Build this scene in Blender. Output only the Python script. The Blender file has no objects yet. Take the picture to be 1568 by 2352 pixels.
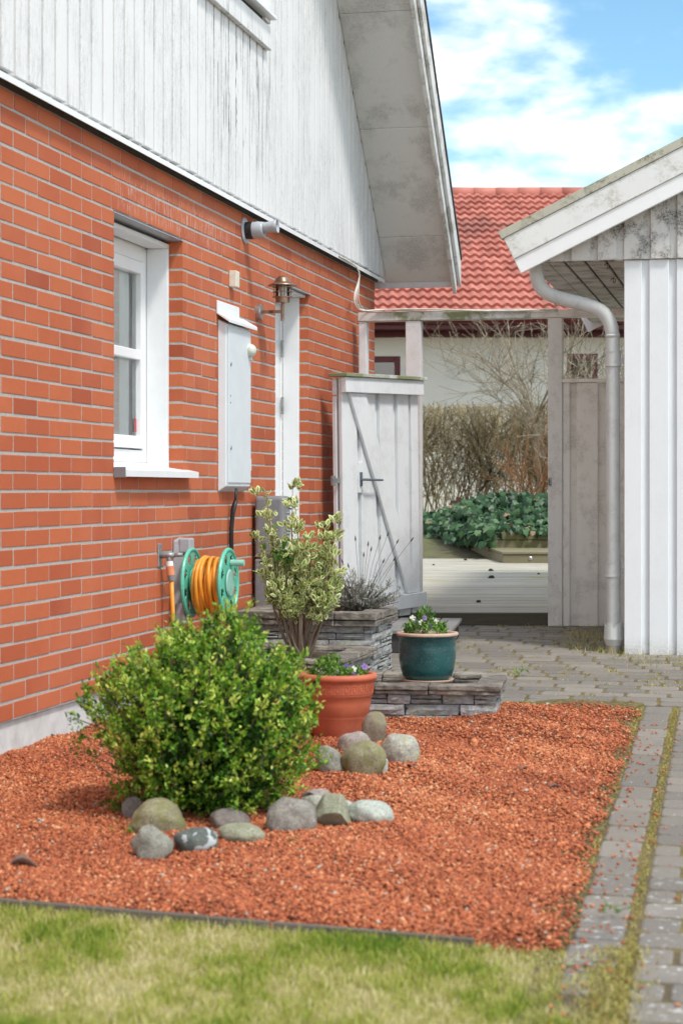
import bpy, math, random
import numpy as np
from mathutils import Vector, Matrix, noise as mnoise
random.seed(7); RNG = np.random.default_rng(7)
sc = bpy.context.scene
R = math.radians
# ------------------------------------------------------------------ camera, sky, sun, exposure
H = 1.10; F = 4400.0; CX = 784.0; HY = 1126.0
cam_d = bpy.data.cameras.new('camera'); cam = bpy.data.objects.new('camera', cam_d); sc.collection.objects.link(cam)
cam.location = (0, 0, H); cam.rotation_euler = (R(90), 0, 0)
cam_d.sensor_fit = 'VERTICAL'; cam_d.sensor_height = 36; cam_d.sensor_width = 24
cam_d.lens = F / 2352 * 36; cam_d.shift_y = -50 / 2352
cam_d.clip_start = .05; cam_d.clip_end = 2000
cam_d.dof.use_dof = True; cam_d.dof.focus_distance = 11.5; cam_d.dof.aperture_fstop = 4.8
sc.camera = cam
SUN_EL, SUN_AZ = 58, 140          # azimuth measured clockwise from +Y (view direction)
w = bpy.data.worlds.new('World'); sc.world = w; w.use_nodes = True
def build_world():
    nt = w.node_tree; nt.nodes.clear(); N = nt.nodes.new; L = nt.links.new
    out = N('ShaderNodeOutputWorld'); bg = N('ShaderNodeBackground'); L(bg.outputs[0], out.inputs[0])
    sky = N('ShaderNodeTexSky'); sky.sky_type = 'NISHITA'; sky.sun_disc = False
    sky.sun_elevation = R(SUN_EL); sky.sun_rotation = R(SUN_AZ); sky.air_density = 1.0; sky.dust_density = .6; sky.ozone_density = 2.5
    tc = N('ShaderNodeTexCoord')
    mp = N('ShaderNodeMapping'); mp.inputs['Scale'].default_value = (1, 1, 2.3); mp.inputs['Location'].default_value = (.31, 0, .12)
    L(tc.outputs['Generated'], mp.inputs[0])
    n1 = N('ShaderNodeTexNoise'); n1.inputs['Scale'].default_value = 9.0; n1.inputs['Detail'].default_value = 8; n1.inputs['Roughness'].default_value = .53; n1.inputs['Distortion'].default_value = .12
    L(mp.outputs[0], n1.inputs['Vector'])
    # more cloud and haze low down over the horizon
    sx = N('ShaderNodeSeparateXYZ'); L(tc.outputs['Generated'], sx.inputs[0])
    lo = N('ShaderNodeMapRange'); lo.inputs[1].default_value = .10; lo.inputs[2].default_value = .215; lo.inputs[3].default_value = .23; lo.inputs[4].default_value = 0
    L(sx.outputs[2], lo.inputs[0])
    ad = N('ShaderNodeMath'); ad.operation = 'ADD'; L(n1.outputs['Fac'], ad.inputs[0]); L(lo.outputs[0], ad.inputs[1])
    cr = N('ShaderNodeMapRange'); cr.interpolation_type = 'SMOOTHSTEP'; cr.inputs[1].default_value = .40; cr.inputs[2].default_value = .68
    L(ad.outputs[0], cr.inputs[0])
    tint = N('ShaderNodeMix'); tint.data_type = 'RGBA'; tint.blend_type = 'MULTIPLY'; tint.inputs[0].default_value = 1
    tint.inputs[7].default_value = SKY_TINT
    L(sky.outputs[0], tint.inputs[6])
    mx = N('ShaderNodeMix'); mx.data_type = 'RGBA'; L(cr.outputs[0], mx.inputs[0]); L(tint.outputs[2], mx.inputs[6]); mx.inputs[7].default_value = CLOUD
    L(mx.outputs[2], bg.inputs[0]); bg.inputs[1].default_value = SKY_STR
SKY_TINT = (1.05, 1.30, 1.25, 1); CLOUD = (13.4, 13.0, 12.4, 1); SKY_STR = .092
build_world()
sd = bpy.data.lights.new('sun', 'SUN'); sd.energy = 1.8; sd.angle = R(9); sd.color = (1, .955, .89)
sun = bpy.data.objects.new('sun', sd); sc.collection.objects.link(sun)
_d = Vector((math.sin(R(SUN_AZ)) * math.cos(R(SUN_EL)), math.cos(R(SUN_AZ)) * math.cos(R(SUN_EL)), math.sin(R(SUN_EL))))
sun.rotation_euler = _d.to_track_quat('Z', 'Y').to_euler(); sun.location = _d * 30
sc.view_settings.view_transform = 'Standard'; sc.view_settings.look = 'None'; sc.view_settings.gamma = 1
sc.view_settings.exposure = .79
# ------------------------------------------------------------------ frames and helpers
TH = math.atan((1768 - CX) / F); CO, SI = math.cos(TH), math.sin(TH)
X0, Y0 = -1.333, 7.483                      # where the house wall starts in view
def L2W(n, u, z=0.0): return Vector((X0 + n * CO + u * SI, Y0 - n * SI + u * CO, z))
def W2L(X, Y): dx, dy = X - X0, Y - Y0; return (dx * CO - dy * SI, dx * SI + dy * CO)
def ufor(x, n=0.0):                          # u of the wall-parallel plane n seen at photo column x
    k = (x - CX) / F; return (k * (Y0 - n * SI) - X0 - n * CO) / (SI - k * CO)
def nfor(x, u):
    k = (x - CX) / F; return (k * (Y0 + u * CO) - X0 - u * SI) / (CO + k * SI)
def zfor(y, n, u): return H - (y - HY) / F * (Y0 - n * SI + u * CO)
def at(x, y, Y): return Vector(((x - CX) / F * Y, Y, H - (y - HY) / F * Y))
def G(Y):
    Y = np.asarray(Y, dtype=float)
    a = -.115 + .0194 * np.clip(Y, -50, 14); b = np.clip((Y - 14) / 9, 0, 1) * .66
    return a + b
def gz(Y): return float(G(Y))
def gpt(x, y):
    Y = (H + .115) / ((y - HY) / F + .0194); return Vector(((x - CX) / F * Y, Y, gz(Y)))
class MB:
    def __init__(s): s.v = []; s.f = []; s.t = []; s.n = 0
    def add(s, V, Fc, tone=0.0):
        V = np.asarray(V, dtype=float).reshape(-1, 3); s.v.append(V)
        for i, f in enumerate(Fc):
            s.f.append(tuple(int(k) + s.n for k in f)); s.t.append(tone[i] if hasattr(tone, '__len__') else tone)
        s.n += len(V); return s
    def box(s, x0, x1, y0, y1, z0, z1, M=None, tone=0.0, jit=0):
        V = np.array([[x, y, z] for z in (z0, z1) for y in (y0, y1) for x in (x0, x1)], dtype=float)
        if jit: V += RNG.uniform(-jit, jit, V.shape)
        if M is not None: V = np.array([tuple(M @ Vector(p)) for p in V])
        return s.add(V, [(0, 2, 3, 1), (4, 5, 7, 6), (0, 1, 5, 4), (2, 6, 7, 3), (0, 4, 6, 2), (1, 3, 7, 5)], tone)
    def prism(s, pts, a, b, tone=0.0):      # pts: list of 3D points of one face, extruded by vector b-a
        n = len(pts); P = [Vector(p) + Vector(a) for p in pts] + [Vector(p) + Vector(b) for p in pts]
        return s.add([tuple(p) for p in P], [tuple(range(n))[::-1], tuple(range(n, 2 * n))] + [(i, (i + 1) % n, n + (i + 1) % n, n + i) for i in range(n)], tone)
    def tube(s, pts, r, sides=8, cap=True, tone=0.0):
        pts = [Vector(p) for p in pts]; m = len(pts)
        rr = list(r) if hasattr(r, '__len__') else [r] * m
        t0 = (pts[1] - pts[0]).normalized(); up = Vector((0, 0, 1)) if abs(t0.z) < .9 else Vector((1, 0, 0))
        a = t0.cross(up).normalized(); V = []
        for i, p in enumerate(pts):
            t = (pts[min(i + 1, m - 1)] - pts[max(i - 1, 0)]).normalized()
            a = (a - t * a.dot(t)).normalized(); b = t.cross(a)
            for k in range(sides):
                q = 2 * math.pi * k / sides; V.append(p + (a * math.cos(q) + b * math.sin(q)) * rr[i])
        Fc = [(i * sides + k, i * sides + (k + 1) % sides, (i + 1) * sides + (k + 1) % sides, (i + 1) * sides + k) for i in range(m - 1) for k in range(sides)]
        if cap: Fc += [tuple(range(sides))[::-1], tuple((m - 1) * sides + k for k in range(sides))]
        return s.add([tuple(v) for v in V], Fc, tone)
    def lathe(s, prof, sides=32, c=(0, 0, 0), M=None, tone=0.0):   # prof: (r,z) list; around local z
        V = []; m = len(prof)
        for r, z in prof:
            for k in range(sides):
                q = 2 * math.pi * k / sides; p = Vector((r * math.cos(q), r * math.sin(q), z))
                if M is not None: p = M @ p
                V.append(tuple(p + Vector(c)))
        Fc = [(i * sides + k, i * sides + (k + 1) % sides, (i + 1) * sides + (k + 1) % sides, (i + 1) * sides + k) for i in range(m - 1) for k in range(sides)]
        return s.add(V, Fc, tone)
    def build(s, name, mat, parent=None, bevel=0, smooth=False, seg=1):
        me = bpy.data.meshes.new(name)
        V = np.concatenate(s.v) if s.v else np.zeros((0, 3)); me.from_pydata(V.tolist(), [], s.f)
        at_ = me.attributes.new('tone', 'FLOAT', 'FACE'); at_.data.foreach_set('value', np.asarray(s.t, dtype=np.float32))
        me.materials.append(mat); o = bpy.data.objects.new(name, me); sc.collection.objects.link(o)
        if parent is not None: o.parent = parent
        if smooth: me.shade_smooth()
        if bevel:
            b = o.modifiers.new('bevel', 'BEVEL'); b.width = bevel; b.segments = seg; b.limit_method = 'ANGLE'; b.angle_limit = R(40)
        me.update(); return o
def fast_mesh(name, V, Fc, mat, tone=None, parent=None, smooth=False):     # Fc: (n,k) array of equal faces
    me = bpy.data.meshes.new(name); V = np.asarray(V, np.float32); Fc = np.asarray(Fc, np.int32); nf, k = Fc.shape
    me.vertices.add(len(V)); me.vertices.foreach_set('co', V.ravel())
    me.loops.add(nf * k); me.loops.foreach_set('vertex_index', Fc.ravel())
    me.polygons.add(nf); me.polygons.foreach_set('loop_start', np.arange(nf, dtype=np.int32) * k)
    me.update(calc_edges=True); me.validate()
    if tone is not None:
        at_ = me.attributes.new('tone', 'FLOAT', 'FACE'); at_.data.foreach_set('value', np.asarray(tone, dtype=np.float32))
    me.materials.append(mat); o = bpy.data.objects.new(name, me); sc.collection.objects.link(o)
    if parent is not None: o.parent = parent
    if smooth: me.shade_smooth()
    return o
def tag(o, label=None, cat=None, group=None, kind=None):
    if label: o['label'] = label
    if cat: o['category'] = cat
    if group: o['group'] = group
    if kind: o['kind'] = kind
    return o
def thing(name, label, cat, loc=(0, 0, 0), rz=0.0, group=None):
    o = bpy.data.objects.new(name, None); o.empty_display_size = .1; sc.collection.objects.link(o)
    o.location = loc; o.rotation_euler = (0, 0, rz); return tag(o, label, cat, group)
# ------------------------------------------------------------------ materials
MATS = {}
class NT:
    def __init__(s, name):
        s.m = bpy.data.materials.new(name); s.m.use_nodes = True; s.t = s.m.node_tree; s.b = s.t.nodes['Principled BSDF']
    def n(s, ty, **kw):
        x = s.t.nodes.new(ty)
        for k, v in kw.items():
            if k.startswith('i_'): x.inputs[int(k[2:]) if k[2:].isdigit() else k[2:]].default_value = v
            else: setattr(x, k, v)
        return x
    def l(s, a, b): s.t.links.new(a, b)
    def co(s, scale=(1, 1, 1), loc=(0, 0, 0)):
        tc = s.n('ShaderNodeTexCoord'); mp = s.n('ShaderNodeMapping'); mp.inputs['Scale'].default_value = scale; mp.inputs['Location'].default_value = loc
        s.l(tc.outputs['Object'], mp.inputs[0]); return mp.outputs[0]
    def noise(s, sc_, det=4, rough=.55, scale=(1, 1, 1), loc=(0, 0, 0), dist=0):
        x = s.n('ShaderNodeTexNoise'); x.inputs['Scale'].default_value = sc_; x.inputs['Detail'].default_value = det; x.inputs['Roughness'].default_value = rough; x.inputs['Distortion'].default_value = dist
        s.l(s.co(scale, loc), x.inputs['Vector']); return x.outputs['Fac']
    def rng(s, v, a, b, c=0.0, d=1.0):
        x = s.n('ShaderNodeMapRange', interpolation_type='SMOOTHSTEP'); s.l(v, x.inputs[0])
        for i, q in zip((1, 2, 3, 4), (a, b, c, d)): x.inputs[i].default_value = q
        return x.outputs[0]
    def math(s, op, a, b):
        x = s.n('ShaderNodeMath', operation=op)
        for i, q in enumerate((a, b)):
            if isinstance(q, (int, float)): x.inputs[i].default_value = q
            else: s.l(q, x.inputs[i])
        return x.outputs[0]
    def mix(s, fac, a, b, mode='MIX'):
        x = s.n('ShaderNodeMix', data_type='RGBA', blend_type=mode)
        for i, q in ((0, fac), (6, a), (7, b)):
            if isinstance(q, (int, float)): x.inputs[i].default_value = q
            elif isinstance(q, tuple): x.inputs[i].default_value = q if len(q) == 4 else (*q, 1)
            else: s.l(q, x.inputs[i])
        return x.outputs[2]
    def ramp(s, v, stops):
        x = s.n('ShaderNodeValToRGB'); e = x.color_ramp.elements
        while len(e) < len(stops): e.new(.5)
        for k, (p, c) in zip(e, stops): k.position = p; k.color = (*c, 1)
        s.l(v, x.inputs[0]); return x.outputs[0]
    def island(s): return s.n('ShaderNodeNewGeometry').outputs['Random Per Island']
    def tone(s): return s.n('ShaderNodeAttribute', attribute_name='tone').outputs['Fac']
    def fin(s, col, rough=.6, bump=None, bstr=.3, bdist=.01, spec=None, metal=0):
        if isinstance(col, tuple): s.b.inputs['Base Color'].default_value = (*col, 1)
        else: s.l(col, s.b.inputs['Base Color'])
        if isinstance(rough, (int, float)): s.b.inputs['Roughness'].default_value = rough
        else: s.l(rough, s.b.inputs['Roughness'])
        s.b.inputs['Metallic'].default_value = metal
        if spec is not None: s.b.inputs['Specular IOR Level'].default_value = spec
        if bump is not None:
            x = s.n('ShaderNodeBump'); x.inputs['Strength'].default_value = bstr; x.inputs['Distance'].default_value = bdist
            s.l(bump, x.inputs['Height']); s.l(x.outputs[0], s.b.inputs['Normal'])
        return s.m
def simple(name, col, rough=.5, var=.12, nscale=20, bstr=.15, metal=0, spec=None, dirt=None, dscale=3):
    t = NT(name); nz = t.noise(nscale, 5, .6)
    c = t.mix(t.rng(nz, .3, .7), tuple(x * (1 - var) for x in col), tuple(min(1, x * (1 + var)) for x in col))
    if dirt is not None: c = t.mix(t.rng(t.noise(dscale, 6, .65), .52, .75, 0, dirt[1]), c, dirt[0])
    return t.fin(c, rough, nz, bstr, .004, spec, metal)
def m_brick():
    t = NT('brick'); isl = t.island()
    c = t.ramp(isl, [(0, (.36, .080, .036)), (.06, (.43, .105, .045)), (.5, (.49, .128, .052)), (.8, (.53, .148, .060)), (1, (.52, .145, .060))])
    st = t.noise(30, 4, .7, (6, 6, 1.0)); c = t.mix(t.rng(st, .38, .66, 0, .24), c, (.34, .07, .035))
    big = t.noise(1.6, 3, .5); c = t.mix(t.rng(big, .42, .7, 0, .30), c, (.58, .19, .10))
    sx = t.n('ShaderNodeSeparateXYZ'); tc = t.n('ShaderNodeTexCoord'); t.l(tc.outputs['Object'], sx.inputs[0])
    # lime bloom above the window, beside the lamp and on the door reveal
    zz = t.math('MULTIPLY', t.rng(sx.outputs[2], 2.38, 2.44), t.rng(sx.outputs[2], 2.62, 2.52))
    uu = t.math('MULTIPLY', t.rng(sx.outputs[1], 1.25, 1.45), t.rng(sx.outputs[1], 3.6, 2.9))
    ef = t.noise(9, 5, .75, (1, 7, 1.0)); m1 = t.math('MULTIPLY', t.math('MULTIPLY', zz, uu), t.rng(ef, .50, .66, 0, .75))
    u2 = t.math('MULTIPLY', t.rng(sx.outputs[1], 3.75, 3.9), t.rng(sx.outputs[1], 5.5, 5.2)); z2 = t.rng(sx.outputs[2], 1.2, 1.6)
    m2 = t.math('MULTIPLY', t.math('MULTIPLY', u2, z2), t.rng(t.noise(7, 5, .7, (1, 3, 1)), .56, .72, 0, .4))
    c = t.mix(t.math('MAXIMUM', m1, m2), c, (.62, .50, .46))
    fine = t.noise(140, 4, .7)
    return t.fin(c, .82, t.math('ADD', fine, t.math('MULTIPLY', st, .6)), .35, .003, .3)
def m_siding():
    t = NT('siding_paint'); base = (.78, .785, .78)
    st = t.noise(44, 6, .75, (1, 1, .14)); blot = t.noise(2.2, 4, .6, (1, 1, .6))
    m = t.math('MULTIPLY', t.rng(st, .44, .62), t.rng(blot, .38, .58)); c = t.mix(t.math('MULTIPLY', m, .36), base, (.36, .355, .35))
    sp = t.noise(120, 5, .75, (1, 1, .4)); c = t.mix(t.math('MULTIPLY', t.rng(sp, .50, .64), t.rng(blot, .35, .55, .05, .42)), c, (.40, .40, .39))
    sx = t.n('ShaderNodeSeparateXYZ'); tc = t.n('ShaderNodeTexCoord'); t.l(tc.outputs['Object'], sx.inputs[0])
    a = t.math('MULTIPLY', t.rng(sx.outputs[1], 2.55, 2.95), t.rng(sx.outputs[1], 4.3, 3.7))
    b = t.math('MULTIPLY', t.rng(sx.outputs[2], 2.85, 3.15), t.rng(sx.outputs[2], 3.95, 3.5))
    s2 = t.noise(22, 5, .7, (1, 1, .09), (3, 1, 0)); d = t.math('MULTIPLY', t.math('MULTIPLY', a, b), t.rng(s2, .53, .61, 0, .75))
    c = t.mix(d, c, (.13, .13, .12))
    return t.fin(c, .5, st, .1, .003)
def m_painted(name, base, dirt=(.33, .31, .27), amt=.5, s=5, moss=None, mosszone=None, rough=.55, grain=(1, 1, .1)):
    t = NT(name); g = t.noise(60, 4, .6, grain); blot = t.noise(s, 6, .68)
    sp = t.noise(90, 5, .75)
    m = t.math('MULTIPLY', t.rng(blot, .46, .62), t.rng(sp, .38, .6, .25, 1)); c = t.mix(t.math('MULTIPLY', m, amt), base, dirt)
    c = t.mix(t.rng(g, .5, .8, 0, .12), c, dirt)
    if moss: 
        mm = t.rng(t.noise(mosszone or 4, 6, .7, loc=(5, 2, 1)), .46, .56, 0, .85); c = t.mix(mm, c, moss)
    return t.fin(c, rough, t.math('ADD', g, sp), .18, .003)
def add_splash(m, z0, z1, col):
    t = NT.__new__(NT); t.m = m; t.t = m.node_tree; t.b = t.t.nodes['Principled BSDF']; src = t.b.inputs['Base Color'].links[0].from_socket
    sx = t.n('ShaderNodeSeparateXYZ'); tc = t.n('ShaderNodeTexCoord'); t.l(tc.outputs['Object'], sx.inputs[0])
    f = t.math('MULTIPLY', t.rng(t.math('ADD', sx.outputs[2], t.math('MULTIPLY', t.noise(9, 4, .6), .12)), z1, z0), t.rng(t.noise(60, 4, .7), .35, .6, .2, .75)); t.l(t.mix(f, src, col), t.b.inputs['Base Color']); return m
def m_wood(name, a, b, grain=(1, .06, 1), s=40, green=None, rough=.8, gl=.5):
    t = NT(name); g = t.noise(s, 6, .7, grain); c = t.mix(t.rng(g, .3, .7), a, b)
    c = t.mix(t.math('MULTIPLY', t.island(), .35), c, tuple(x * .6 for x in a))
    if green: c = t.mix(t.rng(t.noise(1.1, 4, .6), gl - .06, gl + .16, 0, .8), c, green)
    return t.fin(c, rough, g, .3, .004)
def m_tone(name, stops, rough=.6, spec=None, trans=0, bscale=0, var=0):
    t = NT(name); c = t.ramp(t.tone(), stops)
    if var: c = t.mix(t.rng(t.noise(var, 3, .5), .35, .65, 0, .35), c, stops[0][1])
    m = t.fin(c, rough, t.noise(bscale, 4, .6) if bscale else None, .4, .003, spec)
    if trans:
        tr = t.n('ShaderNodeBsdfTranslucent'); t.l(c, tr.inputs[0]); ms = t.n('ShaderNodeMixShader'); ms.inputs[0].default_value = trans
        out = t.t.nodes['Material Output']; t.l(t.b.outputs[0], ms.inputs[1]); t.l(tr.outputs[0], ms.inputs[2]); t.l(ms.outputs[0], out.inputs[0])
    return m
def _x(): pass
def m_stone(name, a, b, spots=None, moss=None, ss=60, st=.6, ml=.5, bs=.9):
    t = NT(name); n1 = t.noise(22, 6, .65); n2 = t.noise(ss * 2.6, 5, .75); c = t.mix(t.rng(n1, .38, .62), a, b)
    c = t.mix(t.rng(n2, .45, .62, 0, .6), c, tuple(x * .34 for x in a))
    if spots: c = t.mix(t.rng(t.noise(34, 3, .5, loc=(1, 4, 2)), st, st + .04, 0, .9), c, spots)
    if moss: c = t.mix(t.rng(t.noise(16, 6, .7, loc=(7, 1, 3)), ml - .03, ml + .1, 0, .85), c, moss)
    return t.fin(c, .85, t.math('ADD', n1, t.math('MULTIPLY', n2, .5)), bs, .006)
def m_ledge(name='ledge_stone', top=False):
    t = NT(name); isl = t.island()
    c = t.ramp(isl, [(0, (.23, .235, .24)), (.3, (.31, .32, .33)), (.6, (.38, .38, .38)), (1, (.47, .48, .48))]) if not top else t.ramp(isl, [(0, (.15, .13, .11)), (1, (.24, .21, .18))])
    n1 = t.noise(34, 6, .7, (1, 1, 2)); c = t.mix(t.rng(n1, .42, .6, 0, .6), c, (.12, .115, .11) if not top else (.06, .055, .045))
    c = t.mix(t.rng(t.noise(9, 6, .7, loc=(3, 3, 3)), .48, .6, 0, .5), c, (.24, .27, .19) if not top else (.40, .37, .30))
    c = t.mix(t.rng(t.noise(70, 4, .7), .6, .75, 0, .35), c, (.42, .43, .42))
    return t.fin(c, .85, t.math('ADD', n1, t.math('MULTIPLY', t.noise(60, 5, .7), .6)), .7, .008)
def m_glass(name='window_glass', col=(.5, .6, .6)):
    t = NT(name); t.b.inputs['Transmission Weight'].default_value = 0
    gl = t.n('ShaderNodeBsdfGlossy'); gl.inputs['Roughness'].default_value = .02; tr = t.n('ShaderNodeBsdfTransparent'); tr.inputs[0].default_value = (.97, .99, .985, 1)
    fr = t.n('ShaderNodeFresnel'); fr.inputs[0].default_value = 1.75; ms = t.n('ShaderNodeMixShader')
    t.l(fr.outputs[0], ms.inputs[0]); t.l(tr.outputs[0], ms.inputs[1]); t.l(gl.outputs[0], ms.inputs[2]); t.l(ms.outputs[0], t.t.nodes['Material Output'].inputs[0]); return t.m
M = dict(
    brick=m_brick(), mortar=simple('mortar', (.42, .405, .37), .95, .15, 90, .6), siding=m_siding(),
    concrete=simple('foundation_concrete', (.60, .61, .59), .9, .1, 12, .3, dirt=((.30, .30, .26), .5), dscale=4),
    white=simple('white_metal', (.80, .82, .83), .35, .03, 10, .03), upvc=simple('white_frame', (.82, .83, .83), .3, .02, 10, .02),
    black=simple('dark_metal', (.02, .02, .022), .5), darkgap=simple('dark_gap', (.05, .055, .045), .9),
    soffit=m_painted('soffit_paint', (.70, .69, .66), (.24, .23, .21), .5, 2.6), barge=m_painted('weathered_barge_paint', (.72, .72, .70), (.25, .24, .19), .9, 5, grain=(1, .1, .1)),
    gar=m_painted('garage_paint', (.79, .815, .83), (.5, .49, .47), .10, 6), gab=m_painted('dirty_gable_paint', (.66, .65, .62), (.13, .12, .10), 1.0, 7),
    gbarge=m_painted('garage_barge_paint', (.76, .77, .75), (.35, .34, .24), .75, 4, grain=(.1, 1, .1)), gbarge2=m_painted('clean_barge_paint', (.84, .85, .85), (.6, .6, .58), .2, 4, grain=(.1, 1, .1)),
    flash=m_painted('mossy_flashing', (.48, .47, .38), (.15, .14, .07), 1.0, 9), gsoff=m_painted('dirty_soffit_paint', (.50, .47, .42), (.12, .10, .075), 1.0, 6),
    gatew=m_painted('gate_paint', (.75, .77, .78), (.40, .39, .37), .28, 5), mossw=m_painted('mossy_beam_paint', (.66, .66, .64), (.22, .24, .12), .9, 3, moss=(.17, .20, .06), mosszone=2.6),
    post=m_painted('post_paint', (.68, .66, .66), (.42, .39, .36), .4, 5), greyf=m_painted('grey_fence_paint', (.80, .77, .71), (.42, .39, .34), .55, 6),
    pipe=m_painted('downpipe_paint', (.58, .59, .57), (.32, .31, .28), .35, 8, grain=(1, 1, .4)), clay=simple('clay_collar', (.36, .32, .29), .85, .2, 12, .3, dirt=((.55, .53, .49), .5)),
    cab=simple('cabinet_grey_white', (.68, .73, .76), .4, .03, 8, .04, dirt=((.40, .45, .40), .18), dscale=5), hood=simple('hood_white', (.80, .84, .86), .4, .03, 8, .04),
    grey=simple('grey_plastic', (.21, .215, .225), .5, .06, 30, .1), grey2=simple('light_grey_plastic', (.38, .40, .43), .4, .05, 30, .08), ventg=simple('vent_grey', (.40, .43, .47), .35, .05, 20, .05),
    cream=simple('cream_plastic', (.70, .68, .57), .45), teal_p=simple('green_plastic', (.12, .50, .36), .38, .08, 14, .06), teal_c=simple('pale_green_plastic', (.27, .52, .42), .5, .1, 14, .06),
    hose=simple('yellow_hose', (.78, .32, .035), .38, .12, 12, .05), orange=simple('orange_plastic', (.72, .27, .13), .4), steel=simple('steel', (.5, .5, .49), .35, .1, 30, .05, .9),
    zinc=simple('galvanised', (.33, .34, .34), .5, .2, 40, .1, .6), copper=simple('aged_copper', (.30, .20, .145), .42, .3, 25, .1, .85, dirt=((.05, .035, .03), .8), dscale=18),
    cable=simple('white_cable', (.66, .64, .58), .5), terracotta=simple('terracotta', (.50, .125, .060), .62, .1, 9, .12, dirt=((.60, .26, .19), .4), dscale=6),
    soil=simple('soil', (.07, .048, .032), 1, .4, 60, 1), teal=None, potrim=simple('unglazed_rim', (.50, .35, .26), .6, .1, 20, .1),
    bench=m_wood('grey_bench_wood', (.20, .195, .19), (.28, .272, .262), (.06, 1, 1), 26), deck=m_wood('deck_wood', (.36, .34, .28), (.56, .535, .45), (.05, 1, 1), 40, (.33, .32, .13), gl=.56),
    deckf=m_wood('deck_front_wood', (.075, .062, .042), (.13, .11, .08), (.05, 1, 1), 30, (.08, .08, .035)), plank=m_wood('planter_wood', (.20, .18, .10), (.30, .27, .18), (.06, 1, 1), 26, (.17, .18, .07)),
    edging=m_wood('edging_timber', (.10, .08, .06), (.20, .17, .14), (.05, 1, 1), 30), red=simple('dark_red_paint', (.115, .012, .016), .4, .1, 10, .05),
    stucco=simple('cream_stucco', (.76, .74, .65), .95, .06, 45, .5, dirt=((.45, .44, .38), .5), dscale=1.3), glass=m_glass(), curtain=simple('curtain', (.88, .91, .89), .9, .04, 5, .02),
    dark=simple('dark_interior', (.03, .03, .03), 1), rust=simple('rusted_metal', (.10, .04, .03), .8, .2, 20, .2), ledge=m_ledge(), cap=m_ledge('cap_stone', True),
    deadleaf=simple('dead_leaf', (.17, .10, .075), .8, .3, 20, .3), white_flat=simple('red_sticker', (.5, .05, .06), .5),
)
M['post2'] = m_painted('right_post_paint', (.74, .715, .68), (.40, .37, .33), .5, 5)
M['groove'] = m_painted('shaded_groove_paint', (.63, .615, .59), (.35, .34, .32), .6, 6)  # darker beige base paints in the shade of the recessed strips, dirt blotches on top
add_splash(M['gar'], .02, .20, (.30, .27, .20))
def m_teal():
    t = NT('teal_glaze'); sp = t.noise(110, 3, .8); big = t.noise(5, 3, .5)
    c = t.mix(t.rng(big, .35, .65), (.012, .055, .062), (.022, .095, .095)); c = t.mix(t.rng(sp, .55, .66, 0, .5), c, (.10, .20, .19))
    return t.fin(c, .22, sp, .05, .002)
M['teal'] = m_teal()
def m_roof():
    t = NT('red_tiles'); c = t.ramp(t.tone(), [(0, (.36, .115, .082)), (.5, (.44, .150, .108)), (1, (.51, .19, .14))])
    d = t.noise(.55, 5, .7, (1, .12, 1)); c = t.mix(t.rng(d, .52, .66, 0, .55), c, (.15, .065, .05)); c = t.mix(t.rng(t.noise(30, 4, .7), .5, .8, 0, .3), c, (.55, .2, .16))
    return t.fin(c, .75, t.noise(60, 3, .6), .2, .003)
M['tiles'] = m_roof()
def m_paver():
    t = NT('grey_paver'); isl = t.island(); c = t.ramp(isl, [(0, (.125, .110, .092)), (.5, (.170, .150, .125)), (1, (.225, .200, .168))])
    c = t.mix(t.rng(t.noise(180, 3, .7), .35, .7, 0, .4), c, (.34, .32, .28)); c = t.mix(t.rng(t.noise(3, 5, .7), .5, .72, 0, .5), c, (.15, .14, .135))
    sx = t.n('ShaderNodeSeparateXYZ'); tc = t.n('ShaderNodeTexCoord'); t.l(tc.outputs['Object'], sx.inputs[0])
    lic = t.math('MULTIPLY', t.rng(t.noise(34, 4, .6, loc=(2, 2, 2)), .60, .64, 0, .75), t.rng(sx.outputs[1], -3.4, -4.3)); c = t.mix(lic, c, (.55, .56, .55))
    lic2 = t.rng(t.noise(30, 3, .6, loc=(9, 2, 2)), .68, .72, 0, .7); c = t.mix(lic2, c, (.5, .5, .47))
    return t.fin(c, .9, t.noise(220, 4, .7), .5, .004)
M['paver'] = m_paver()
def m_joint():
    t = NT('joint_moss_sand'); c = t.mix(t.rng(t.noise(9, 5, .7), .42, .6), (.12, .092, .05), (.20, .155, .045)); c = t.mix(t.rng(t.noise(60, 4, .7), .5, .7, 0, .6), c, (.25, .21, .12))
    return t.fin(c, 1, t.noise(90, 5, .7), 1, .01)
M['joint'] = m_joint()
M['mulchbase'] = NT('crushed_brick_bed'); _t = M['mulchbase']
_c = _t.mix(_t.rng(_t.noise(60, 5, .75), .35, .65), (.13, .035, .014), (.32, .09, .038)); _c = _t.mix(_t.math('MULTIPLY', _t.rng(_t.tone(), .0, .3), _t.rng(_t.noise(9, 4, .6), .35, .5)), _c, _t.mix(_t.rng(_t.noise(40, 4, .7), .4, .6), (.14, .12, .03), (.28, .23, .10))); M['mulchbase'] = _t.fin(_c, 1, _t.noise(70, 5, .8), 1, .02)
M['chips'] = m_tone('brick_chips', [(0, (.16, .045, .022)), (.25, (.33, .090, .038)), (.6, (.475, .130, .050)), (.88, (.62, .23, .095)), (.965, (.68, .38, .20)), (1, (.46, .42, .34))], .9)
M['grass'] = m_tone('grass_blades', [(0, (.12, .23, .025)), (.3, (.27, .37, .04)), (.55, (.44, .45, .09)), (.78, (.58, .53, .21)), (1, (.72, .64, .38))], .7, .3, .35)
_t = NT('lawn_soil'); M['lawn'] = _t.fin(_t.mix(_t.rng(_t.noise(14, 5, .7), .35, .65), (.24, .25, .05), (.42, .38, .15)), 1, _t.noise(60, 4, .7), 1, .02)
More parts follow.
